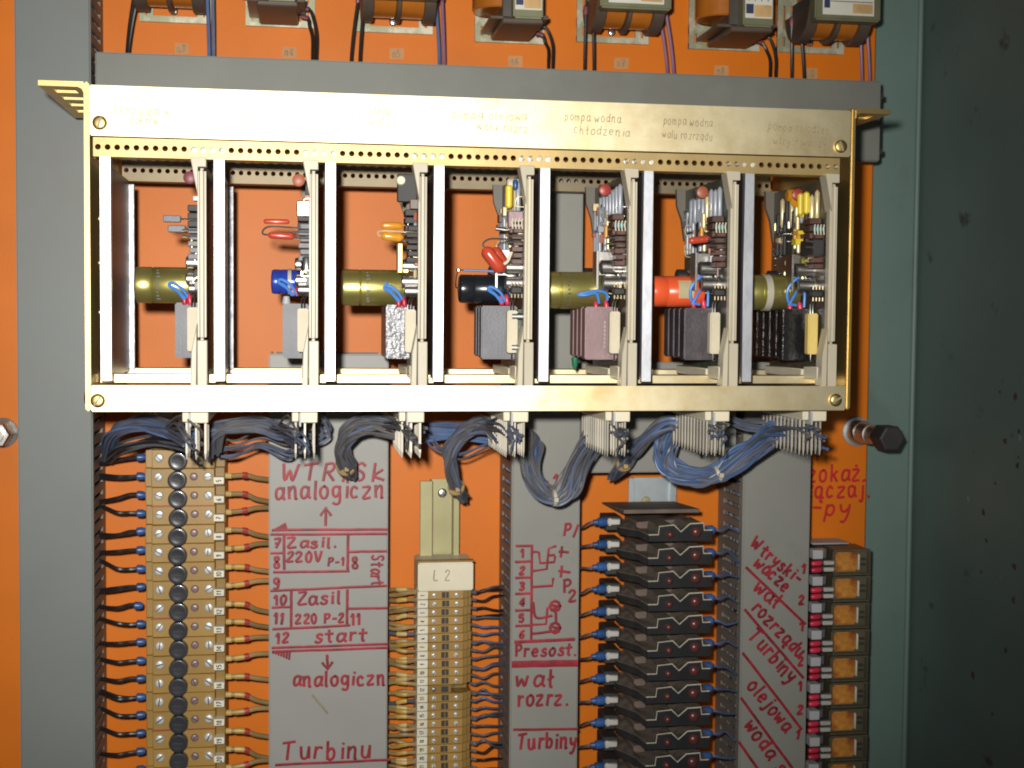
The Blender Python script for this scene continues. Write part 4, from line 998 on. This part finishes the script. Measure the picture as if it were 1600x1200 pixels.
for i in range(22):
    z = mz0-i*mp; lab = 'narrow ochre terminal, '+ORD[i]+' below the L2 clamp on the middle strip'
    h = mp/2-.0001
    if nar is None:
        t = nar = thing('terminal_block', lab, 'terminal', (XM(694), YP-.012, z), NG)
        bd = obj('body', B().box(XM(669), XM(724), YM, YP-.012, z-h, z+h), 'ochre', t, bevel=.0003)
        obj('step', B().box(XM(724)+.0001, XM(731), YM+.002, YP-.012, z-h, z+h).box(XM(731)+.0001, XM(737), YM+.005, YP-.012, z-h, z+h), 'ochred', bd, bevel=.0002)
        for px in (678, 713): screw((XM(px), YM-.0001, z), (0, -1, 0), .0018, 'tinplate', t, h=.0013)
        obj('test_slot', B().box(XM(690), XM(701), YM-.0003, YM+.001, z-h*.7, z+h*.7), 'blackm', t)
        obj('slot_rib', B().box(XM(695), XM(696.5), YM-.0008, YM-.0004, z-h*.6, z+h*.6), 'ochred', t)
    elif i == 11:   # broken one: its right half is missing
        t = thing('terminal_block', 'chipped narrow terminal missing its right half, '+ORD[i]+' below L2 clamp', 'terminal', (XM(694), YP-.012, z), NG)
        obj('body', B().box(XM(669), XM(706), YM, YP-.012, z-h, z+h).box(XM(706)+.0001, XM(733), YM+.012, YP-.012, z-h, z+h), 'ochred', t, bevel=.0003)
        screw((XM(678), YM-.0001, z), (0, -1, 0), .0017, 'silver', t, h=.0012); screw((XM(709), YM+.011, z), (0, -1, 0), .0018, 'silver', t, h=.0042)
        obj('test_slot', B().box(XM(690), XM(701), YM-.0003, YM+.001, z-h*.7, z+h*.7), 'blackm', t)
    else: t = dup(nar, nar.location+Vector((0, 0, -i*mp)), lab, NG)
    mk = obj('marker', B().box(XM(652), XM(669)-.0001, YM-.0004, YP-.013, z-h*.96, z+h*.96), 'marker' if i % 3 else 'cream', t, bevel=.0003)
    kk = B(); s_ = str(i+1)
    p0_ = Vector((XM(663), 0, z-.0006*len(s_))); p1_ = Vector((XM(663), 0, z+.0007*len(s_)))
    for pl_ in strokes(s_, p0_, p1_, .0028, .05): kk.tube([Vector((v.x, YM-.00045, v.z)) for v in pl_], .00027, 5, flat=(NF, .00008))
    obj('number', kk, 'print', mk)
    if i in (5, 7, 15):
        obj('red_line', B().box(XM(706 if i == 5 else 672), XM(722), YM-.0003, YM-.00005, z-mp/2-.0002, z-mp/2+.0004), 'redb', t)
    R = random.Random(300+i)
    Yw = YM+.014; yl = proj((XM(652), Yw, z))[1]
    for d in range(2):
        if d and i % 2: continue
        dk = 'slate' if i in (5, 13) else 'tan'
        t2 = thing('terminal_wire', ('dark' if dk == 'slate' else 'tan')+' wire '+('doubled up ' if d else '')+'left of the '+ORD[i]+' narrow terminal below the L2 clamp', 'wire', U(630, yl, Yw), 'tan wires left of the narrow terminals')
        pts = [U(597, yl+R.uniform(-7, 5)+d*3, Yw+.012), U(613, yl+R.uniform(-6, 3)+d*4, Yw+.002), U(632, yl+R.uniform(-3, 2)+d*3, Yw-.002-d*.002), U(656, yl+d, Yw)]
        cv = curve(pts, 7)
        obj('insulation', B().tube(cv, .00135, 7), dk, t2)
        obj('sleeve', B().tube(cv[10:16], .0017, 8), R.choice(['yel', 'tan', 'ochrel', 'yel']), t2)
    yl = proj((XM(737), Yw, z))[1]
    for d in range(2 if i % 3 == 0 else 1):
        cc = R.choice(['bluegrey', 'blue', 'slate', 'slate']) if 3 < i < 16 else R.choice(['slate', 'slate', 'blackw'])
        t2 = thing('terminal_wire', ('thin paired ' if d else 'thin ')+{'bluegrey': 'blue grey', 'blue': 'blue', 'slate': 'slate', 'blackw': 'black'}[cc]+' wire right of the '+ORD[i]+' narrow terminal below the L2 clamp', 'wire', U(760, yl, Yw), 'thin wires right of the narrow terminals')
        e = R.uniform(-9, 6)+d*6
        pts = [U(733, yl+d, Yw), U(743, yl+2+d*2, Yw), U(756, yl+R.uniform(-3, 6), Yw-.003), U(770, yl+e*.7, Yw), U(786, yl+e, Yw+.008)]
        obj('insulation', B().tube(curve(pts, 6), .0008, 7), cc, t2)
        obj('sleeve', B().tube(curve(pts, 6)[1:8], .0011, 7), 'slate', t2)

# ------------------------------------------------------------------ black module stack
YF = .118; YB = .196
fz = lambda py: U(1050, py, YF).z
XF = lambda px: U(px, 950, YF).x
zr0, zr1 = fz(835), fz(1195); mpz = (zr0-zr1)/10
ppx = (U(801, 900, YF)-U(800, 900, YF)).length
rr_ = thing('mounting_rail', 'bare zinc rail with round hole above the black module stack', 'rail', (U(1016, 760, .195).x, YP, U(1016, 1300, .195).z))
a = U(982, 747, .197); c = U(1048, 1300, .197)
obj('rail_web', B().box(a.x+.003, c.x-.003, .1990, .2005, c.z, a.z), 'steel', rr_)
for xx in (a.x, c.x-.003): obj('rail_lip', B().box(xx, xx+.003, .1955, .197, c.z, a.z), 'steel', rr_)
for xx in (a.x+.003, c.x-.004): obj('rail_side', B().box(xx, xx+.001, .1955, .2005, c.z, a.z), 'steel', rr_)
p = U(1009, 783, .199); obj('hole_rim', B().lathe((p.x, .1988, p.z), (0, -1, 0), [(0, .0035), (.0012, .003), (.0013, .0022)], 18), 'yrail', rr_)
# cover on top
zt = fz(800)
cv_ = B()
xa, xb_ = U(940, 800, YB).x, XF(1106)
cv_.add([(xa, YB, zr0+.0118), (XF(1100), YB, zr0+.0118), (XF(1106), YF+.022, zr0+.0140), (XF(985), YF+.022, zr0+.0140),
         (xa, YB, zr0+.0108), (XF(1100), YB, zr0+.0108), (XF(1106), YF+.022, zr0+.0112), (XF(985), YF+.022, zr0+.0112)],
        [(0, 1, 2, 3), (4, 7, 6, 5), (0, 4, 5, 1), (1, 5, 6, 2), (2, 6, 7, 3), (3, 7, 4, 0)])
tag(obj('cover_plate', cv_, 'browntop', bevel=.0003), 'dusty brown cover plate lying on top of the black module stack', 'cover')
prof = [(1012, 836), (1027, 836), (1028.5, 823), (1051, 821), (1062, 832), (1076, 819.5), (1097, 818.6), (1098.5, 830), (1111, 830)]
BG = 'black modules stacked on the zinc rail'
blk = None
for i in range(12):
    z = zr0-i*mpz; lab = 'black shaped module with two red buttons, '+ORD[i]+' from the top of its stack'
    if blk is None:
        t = blk = thing('relay_module', lab, 'relay module', (XF(1050), YP-.01, z), BG)
        T = lambda px, py: (XF(px), z+(836-py)*ppx)
        up_ = [T(*q) for q in prof]
        lowz = z-.0048
        poly = [(XF(1012), lowz)]+up_+[(XF(1111), lowz)]
        obj('front_body', B().prism(poly[::-1], YF, YF+.0025), 'black', t)
        # dusty shaped top that runs back from the front edge
        sh = [(x, zz-.0003) for x, zz in up_]
        obj('rear_body', B().prism(([(XF(1013), lowz+.0006)]+sh+[(XF(1110), lowz+.0006)])[::-1], YF+.0026, YF+.030), 'dusty', t)
        poly2 = [(XF(1010), lowz+.0008), (XF(1010), z+.0040), (XF(1050), z+.0052), (XF(1098), z+.0058), (XF(1106), z+.002), (XF(1106), lowz+.0008)]
        obj('rear_hood', B().prism(poly2[::-1], YF+.0302, YB-.012), 'browntop', t, bevel=.0004)
        # left arm: the front edge runs on, sweeping back toward the plate
        xl0 = U(944, 900, YB-.03).x
        edge = [U(966, 823, .158), U(983, 826, .146), U(999, 828, .131), Vector((up_[0][0]-.0002, YF+.0004, up_[0][1]))]
        hT = .0006
        def slabby(pts, dz0, dz1, yb):
            n_ = len(pts); vs = []
            for p in pts: vs.append((p.x, p.y, p.z+dz0))
            for p in pts: vs.append((p.x, p.y, p.z+dz1))
            for p in pts: vs.append((p.x-(p.x-pts[-1].x)*.12, yb, p.z+dz0+.0012))
            for p in pts: vs.append((p.x-(p.x-pts[-1].x)*.12, yb, p.z+dz1+.0012))
            fs = []
            for j in range(n_-1):
                fs += [(j, j+1, n_+j+1, n_+j), (2*n_+j, 3*n_+j, 3*n_+j+1, 2*n_+j+1), (n_+j, n_+j+1, 3*n_+j+1, 3*n_+j), (j, 2*n_+j, 2*n_+j+1, j+1)]
            fs += [(0, n_, 3*n_, 2*n_), (n_-1, 3*n_-1, 4*n_-1, 2*n_-1)]
            return B().add(vs, fs)
        obj('arm', slabby(edge, -.0052, -hT, YB-.020), 'blackm', t)
        obj('arm_top', slabby(edge, -hT+.00005, 0, YB-.020), 'dusty', t)
        obj('terminal_base', B().box(xl0, edge[0].x+.004, YB-.032, YB-.012, lowz+.0006, z+.0060), 'blackm', t, bevel=.0008)
        q = B()
        for j in range(4): x = XF(1013+j*3.6); q.box(x, x+.0005, YF-.0008, YF-.0003, z+.0002, z+.0030+j*.0003)
        obj('grip_ribs', q, 'blackm', t)
        # pale worn rim following the front edge
        rim = [Vector((x, YF-.0002, zz)) for x, zz in up_]
        lead = [p+Vector((0, -.0003, 0)) for p in edge]
        obj('worn_rim', B().tube(rim, .00048, 6), 'rim', t)
        obj('worn_rim', B().tube(lead, .0003, 6), 'browntop', t)
        for (px, py, r_) in ((1045, 836, .0026), (1086, 833, .0038)):
            obj('button', B().lathe((XF(px), YF-.0001, z+(836-py)*ppx), (0, -1, 0), [(0, r_), (.001, r_*.95), (.0022, r_*.6), (.0026, r_*.15)], 16), mat('dull_red_button_%d' % px, (.095, .028, .024), .3, 0, .15, 60), t)
        # faston tab on the left
        x0_ = U(945, 900, YB-.03).x
        obj('tab', B().box(x0_-.0005, x0_+.0085, YB-.040, YB-.0365, z+.0010, z+.0052), 'tinplate', t, bevel=.0006)
        obj('tab_crimp', B().box(x0_-.001, x0_+.003, YB-.0406, YB-.0362, z+.0006, z+.0056), 'tinplate', t, bevel=.0010, seg=2)
    else: t = dup(blk, blk.location+Vector((0, 0, -i*mpz)), lab, BG)
    R = random.Random(40+i)
    x0_ = U(945, 900, YB-.03).x; zz = z+.0032; yy = YB-.038
    t2 = thing('terminal_wire', 'blue sleeved wire entering the left of the '+ORD[i]+' black module from the top', 'wire', (x0_-.006, yy, zz), 'blue sleeved wires left of the black modules')
    obj('sleeve', B().lathe((x0_-.0008, yy, zz), (-1, 0, -.03), [(0, .0026), (.001, .0033), (.0060, .0032), (.0070, .0021), (.0098, .0018), (.0100, .001)], 12), 'bluef', t2)
    pa, pb = proj((x0_-.010, yy, zz)); 
    obj('insulation', B().tube(curve([(x0_-.009, yy, zz), U(pa-8, pb+R.uniform(0, 4), yy+.002), U(pa-20, pb+R.uniform(2, 10), yy+.014), U(pa-36, pb+8, yy+.03)], 6), .0009, 7), 'slate', t2)
    xq = XF(1109); yq = YF+.014
    t2 = thing('terminal_wire', 'blue wire leaving the right of the '+ORD[i]+' black module toward the slanted duct', 'wire', (xq, yq, zz), 'blue sleeved wires right of the black modules')
    obj('sleeve', B().lathe((xq, yq, z+.0005), (1, 0, 0), [(0, .0022), (.001, .0032), (.0058, .0031), (.0068, .0020), (.0078, .0015)], 12), 'bluef', t2)
    pa, pb = proj((xq+.0075, yq, z+.0005))
    obj('insulation', B().tube(curve([(xq+.007, yq, z+.0005), U(pa+8, pb+1, yq), U(pa+20, pb+R.uniform(-4, 8), yq+.006), U(pa+36, pb+R.uniform(0, 16), yq+.016)], 6), .0008, 7), 'blue', t2)

# ------------------------------------------------------------------ amber relays at the right
YQ = .166
XQ = lambda px: U(px, 1000, YQ).x
qz0, qz1 = U(1325, 879, YQ).z, U(1318, 1169, YQ).z; qp = (qz0-qz1)/7
RG = 'amber coil relays in the right column'
rel = None
for i in range(9):
    z = qz0-i*qp; lab = 'clear cased relay with amber coil, '+ORD[i]+' from the top of the right column'
    if rel is None:
        t = rel = thing('relay', lab, 'relay', (XQ(1325), YP-.02, z), RG)
        hh = qp/2-.0004
        q = B().box(XQ(1302), XQ(1356), YQ+.004, YP-.03+.012, z-hh, z+hh)
        fr = obj('frame', q, 'olivef', t, bevel=.0005)
        obj('case_rim', B().box(XQ(1300), XQ(1358), YQ, YQ+.004, z-hh, z-hh+.0012).box(XQ(1300), XQ(1358), YQ, YQ+.004, z+hh-.0012, z+hh).box(XQ(1356.5), XQ(1358), YQ, YQ+.004, z-hh+.0013, z+hh-.0013), 'olivef', fr)
        co = obj('coil', B().box(XQ(1304), XQ(1338), YQ-.0002, YQ+.0039, z-hh+.0028, z+hh-.0020), 'amber', t, bevel=.0012, seg=3)
        obj('armature', B().box(XQ(1338.5), XQ(1341.5), YQ-.0001, YQ+.004, z-hh+.0035, z+hh-.0035), 'marker', t, bevel=.0006)
        obj('contacts', B().box(XQ(1343), XQ(1352), YQ+.0015, YQ+.0042, z+.0012, z+.0026).box(XQ(1343), XQ(1352), YQ+.0015, YQ+.0042, z-.0026, z-.0012), 'black', t)
        obj('cover', B().box(XQ(1301), XQ(1356), YQ-.0008, YQ-.0004, z-hh+.0004, z+hh-.0004), 'clear', t)
        sk = obj('socket', B().box(XQ(1284), XQ(1300), YQ+.012, YP-.001, z-hh, z+hh), 'blackm', t, bevel=.0004)
        obj('socket_foot', B().box(XQ(1284), XQ(1350), YP-.0175, YP-.001, z-hh, z+hh), 'blackm', sk)
        obj('tab', B().box(XQ(1263), XQ(1279), YQ-.006, YQ+.004, z+.0040, z+hh+.0012), 'greyp', t, bevel=.0004)
        obj('post', B().box(XQ(1280), XQ(1290), YQ+.002, YQ+.010, z+.0035, z+hh), 'nickel', t)
        for d in (.0012, -.0036):
            obj('sleeve', B().lathe((XQ(1263), YQ-.003, z+d-.001), (1, 0, .06), [(0, .0015), (.001, .0021), (.0065, .0021), (.0078, .0014)], 12), 'redf', t)
            obj('faston', B().box(XQ(1282), XQ(1298), YQ-.0045, YQ-.0015, z+d-.0020, z+d+.0010), 'tinplate', t, bevel=.0005)
            obj('pin', B().box(XQ(1292), XQ(1302), YQ+.005, YQ+.0064, z+d-.0012, z+d+.0002), 'blackm', t)
    else: t = dup(rel, rel.location+Vector((0, 0, -i*qp)), lab, RG)
a = U(1270, 851, YQ+.02); c = U(1327, 860, YQ+.02)
tag(obj('relay_rail', B().box(a.x, c.x, YQ+.02, YP-.001, qz0+qp/2+.0002, a.z+.001), 'greyp', bevel=.0004), 'pale grey rail end above the column of amber relays', 'rail')

# ------------------------------------------------------------------ bolts on the plate
p = U(1338, 674, YP)
t = thing('panel_bolt', 'long steel bolt with black hexagonal head right of the rack', 'bolt', (p.x, YP, p.z))
obj('washer', B().lathe((p.x, YP-.0001, p.z), (0, -1, 0), [(0, .0112), (.0016, .0112), (.0018, .0105)], 28), 'steel', t)
obj('nut', B().lathe((p.x, YP-.0018, p.z), (0, -1, 0), [(0, .0090), (.009, .0090), (.0105, .0080)], 24), 'nickel', t)
obj('shank', B().lathe((p.x, YP-.0125, p.z), (0, -1, 0), [(0, .0076), (.016, .0076), (.0162, .0068), (.034, .0068)], 22), 'nickel', t)
obj('head', B().lathe((p.x, YP-.064, p.z), (0, 1, 0), [(0, .0088), (.0012, .0100), (.018, .0100), (.019, .0092)], 6), 'blackm', t, smooth=False, bevel=.0008)
p = U(-6, 680, YP-.02)
t = thing('panel_bolt', 'pale hexagonal nut cut by the left edge of the frame', 'bolt', (p.x, YP, p.z))
obj('washer', B().lathe((p.x, YP-.0001, p.z), (0, -1, 0), [(0, .0104), (.0018, .0104)], 28), 'iron', t)
obj('nut', B().lathe((p.x, YP-.0019, p.z), (0, -1, 0), [(0, .0090), (.017, .0090), (.018, .0080)], 6), 'nickel', t, smooth=False)
obj('shank', B().lathe((p.x, YP-.0199, p.z), (0, -1, 0), [(0, .0052), (.006, .0052)], 20), 'nickel', t)

# ------------------------------------------------------------------ transformers along the top edge
TG = 'orange coil transformers above the rack'
def trafo(kind, x0, x1, ybase, lab, wl, wr, seed):
    """foot bracket spans photo columns x0..x1 at the plate, its lower edge at row ybase"""
    R = random.Random(seed)
    a = U(x0, ybase, YP-.003); c = U(x1, ybase, YP-.003)
    W = c.x-a.x; xm = (a.x+c.x)/2; zb = a.z
    t = thing('transformer', lab, 'transformer', (xm, YP, zb), TG)
    H = W*.98
    # foot bracket: frame with slots
    fr = B(); y0, y1 = YP-.0035, YP-.001; th = .0042
    xl, xr = a.x, c.x
    fr.box(xl, xr, y0, y1, zb, zb+th); fr.box(xl, xr, y0, y1, zb+.011, zb+.017); fr.box(xl, xr, y0, y1, zb+H-th, zb+H); fr.box(xl, xr, y0, y1, zb+H-.017, zb+H-.011)
    for xx in (xl, xl+W*.11, xr-W*.11-.004, xr-.004): fr.box(xx, xx+.004, y0-.0001, y1, zb+.0001, zb+H-.0001)
    f = obj('foot_bracket', fr, 'greenz', t)
    screw((xm-.001, y0-.0002, zb+.0075), (0, -1, 0), .0028, 'silver', f)
    D0, D1 = YP-.010, YP-.073           # core depth range
    if kind == 'A':
        cw = W*.47
        zc_ = zb+.009
        obj('core', B().box(xm-W*.5+.004, xm+W*.5-.004, D1+.012, D0-.012, zc_+.004, zc_+H-.03), 'core', t, bevel=.0008)
        obj('yoke', B().box(xm-W*.5+.002, xm+W*.5-.002, D1, D1+.0118, zc_, zc_+H-.02), 'corel', t, bevel=.0012, seg=2)
        lb = obj('rating_label', B().box(xm-W*.36, xm+W*.36, D1-.0003, D1-.00005, zc_+.0035, zc_+.040), 'label', t)
        obj('label_tag', B().box(xm+W*.06, xm+W*.34, D1-.0005, D1-.00035, zc_+.0050, zc_+.0115), 'labelt', lb)
        obj('label_mark', B().box(xm-W*.34, xm-W*.26, D1-.0005, D1-.00035, zc_+.0080, zc_+.018), 'navy', lb)
        for j in range(3): obj('label_rule', B().box(xm-W*.25, xm+W*.34, D1-.0005, D1-.00035, zc_+.0125+j*.005, zc_+.0130+j*.005), 'navy', lb)
        # two coils with bobbin flanges, bulging below the yoke
        for s_ in (-1, 1):
            cx = xm+s_*W*.19
            q = B(); yc = (D0+D1)/2+.004
            q.lathe((cx-W*.165, yc, zc_+.0135), (1, 0, 0), [(0, .0185), (.001, .0195), (W*.33-.001, .0195), (W*.33, .0185)], 24)
            obj('coil', q, 'copper', t)
        for cx in (xm-W*.385, xm, xm+W*.385):
            q = B(); n_ = 9
            yc = (D0+D1)/2+.004; pr = []
            for j in range(n_):
                an = math.pi+math.pi*j/(n_-1); pr.append((yc+.0245*math.cos(an), zc_+.012+.0215*math.sin(an)))
            th_ = .0028 if cx == xm else .008
            pts = [(cx-th_/2, y, z) for y, z in pr]+[(cx+th_/2, y, z) for y, z in pr]
            q.add(pts, [tuple(range(n_)), tuple(reversed(range(n_, 2*n_)))]+[(j, (j+1) % n_, n_+(j+1) % n_, n_+j) for j in range(n_)])
            obj('bobbin_flange', q, 'bobbin', t, bevel=.0004)
        ends = [(xm-W*.5+.001, D0-.020, zb+.020), (xm-W*.5+.005, D0-.024, zb+.021)], [(xm+W*.5-.001, D0-.024, zb+.020), (xm+W*.5+.003, D0-.026, zb+.022)]
    else:
        zc_ = zb+.0005
        obj('core', B().box(xm-W*.28, xm+W*.22, D1+.012, D0-.008, zc_+.004, zc_+H), 'core', t, bevel=.0008)
        obj('yoke', B().box(xm-W*.16, xm+W*.24, D1, D1+.0118, zc_+.002, zc_+H), 'corel', t, bevel=.0012, seg=2)
        lb = obj('rating_label', B().box(xm-W*.14, xm+W*.22, D1-.0003, D1-.00005, zc_+.0075, zc_+.048), 'label', t)
        obj('label_tag', B().box(xm-W*.02, xm+W*.21, D1-.0005, D1-.00035, zc_+.0085, zc_+.0165), 'labelt', lb)
        obj('label_mark', B().box(xm-W*.13, xm-W*.03, D1-.0005, D1-.00035, zc_+.0105, zc_+.0170), 'navy', lb)
        for j in range(4): obj('label_rule', B().box(xm-W*.10+j*W*.085, xm-W*.09+j*W*.085, D1-.0005, D1-.00035, zc_+.019, zc_+.047), 'navy', lb)
        for s_ in (0, 1):
            q = B().lathe((xm-W*.27, (D0+D1)/2, zc_+.012+s_*.024), (0, 0, 1), [(0, .0175), (.001, .0185), (.0205, .0185), (.0215, .0175)], 24)
            obj('coil', q, 'copper', t)
        for zz in (zc_+.0035, zc_+.034):
            obj('bobbin_flange', B().box(xm-W*.44, xm-W*.16, D1+.012, D0, zz, zz+.0022).box(xm+W*.2, xm+W*.36, D1+.014, D0-.014, zz+.001, zz+.004), 'bobbin', t, bevel=.0004)
        obj('bobbin_foot', B().box(xm-W*.30, xm+W*.26, D1+.004, D0-.002, zc_-.001, zc_+.003), 'bobbin', t, bevel=.0010)
        ends = [], [(xm+W*.30, D0-.018, zb+.008), (xm+W*.29, D0-.016, zb+.003)]
    # leads down to the duct
    for side, lst, ee in (('l', wl, ends[0]), ('r', wr, ends[1])):
        for j, (dxp, dyp, cc) in enumerate(lst):
            p = Vector(ee[j % len(ee)]); 
            pa, pb = proj(p)
            yy = p.y
            obj('terminal_tag', B().tube([p+Vector((0, 0, .004)), p], .0008, 6), 'silver', t)
            if kind == 'A':
                pts = [p, U(pa+dxp*.15, pb+14, yy+.002), U(pa+dxp*.7, pb+(dyp-pb)*.6, yy+.006), U(pa+dxp, dyp, yy+.012), U(pa+dxp, dyp+25, yy+.02)]
            else:
                pts = [p, U(pa+12, pb+2+j*2, yy), U(pa+dxp*.75, pb+12+j*3, yy), U(pa+dxp, pb+(dyp-pb)*.55, yy+.004), U(pa+dxp, dyp, yy+.012), U(pa+dxp, dyp+25, yy+.02)]
            cv = curve(pts, 8)
            obj('lead_wire', B().tube(cv, .0012, 8), cc, t)
            obj('sleeve', B().tube(cv[1:9], .0018, 8), 'maroon' if cc != 'mauve' or seed < 5 else 'redf', t)
    return t
trafo('A', 218, 330, 33, 'leftmost transformer, only its green foot frame showing above the rack', [(-14, 80, 'blackw'), (-20, 80, 'blackw')], [(4, 85, 'blue'), (2, 85, 'bluegrey')], 1)
trafo('B', 384, 492, 40, 'second transformer from left, turned sideways with dark lower bobbin', [], [(24, 88, 'blackw'), (19, 88, 'blackw')], 2)
trafo('A', 556, 676, 49, 'transformer with white stained foot frame and two orange coils at top centre', [(-12, 95, 'blackw'), (-8, 95, 'blackw')], [(6, 98, 'blue'), (4, 98, 'mauve')], 3)
trafo('B', 742, 850, 65, 'sideways transformer with labelled core, fourth from the left', [], [(26, 100, 'blackw'), (21, 100, 'blackw')], 4)
trafo('A', 901, 1013, 65, 'transformer with tagged label and spread mauve leads, fifth from the left', [(-2, 108, 'blackw'), (2, 108, 'blackw')], [(14, 112, 'mauve'), (14, 112, 'mauve')], 5)
trafo('B', 1076, 1186, 76, 'sideways transformer with striped label, second from the right', [], [(30, 120, 'blackw'), (24, 120, 'blackw')], 6)
trafo('A', 1214, 1318, 81, 'rightmost transformer beside the cabinet wall with red sleeved leads', [(0, 122, 'blackw'), (8, 122, 'blackw')], [(4, 132, 'mauve'), (6, 132, 'mauve')], 7)
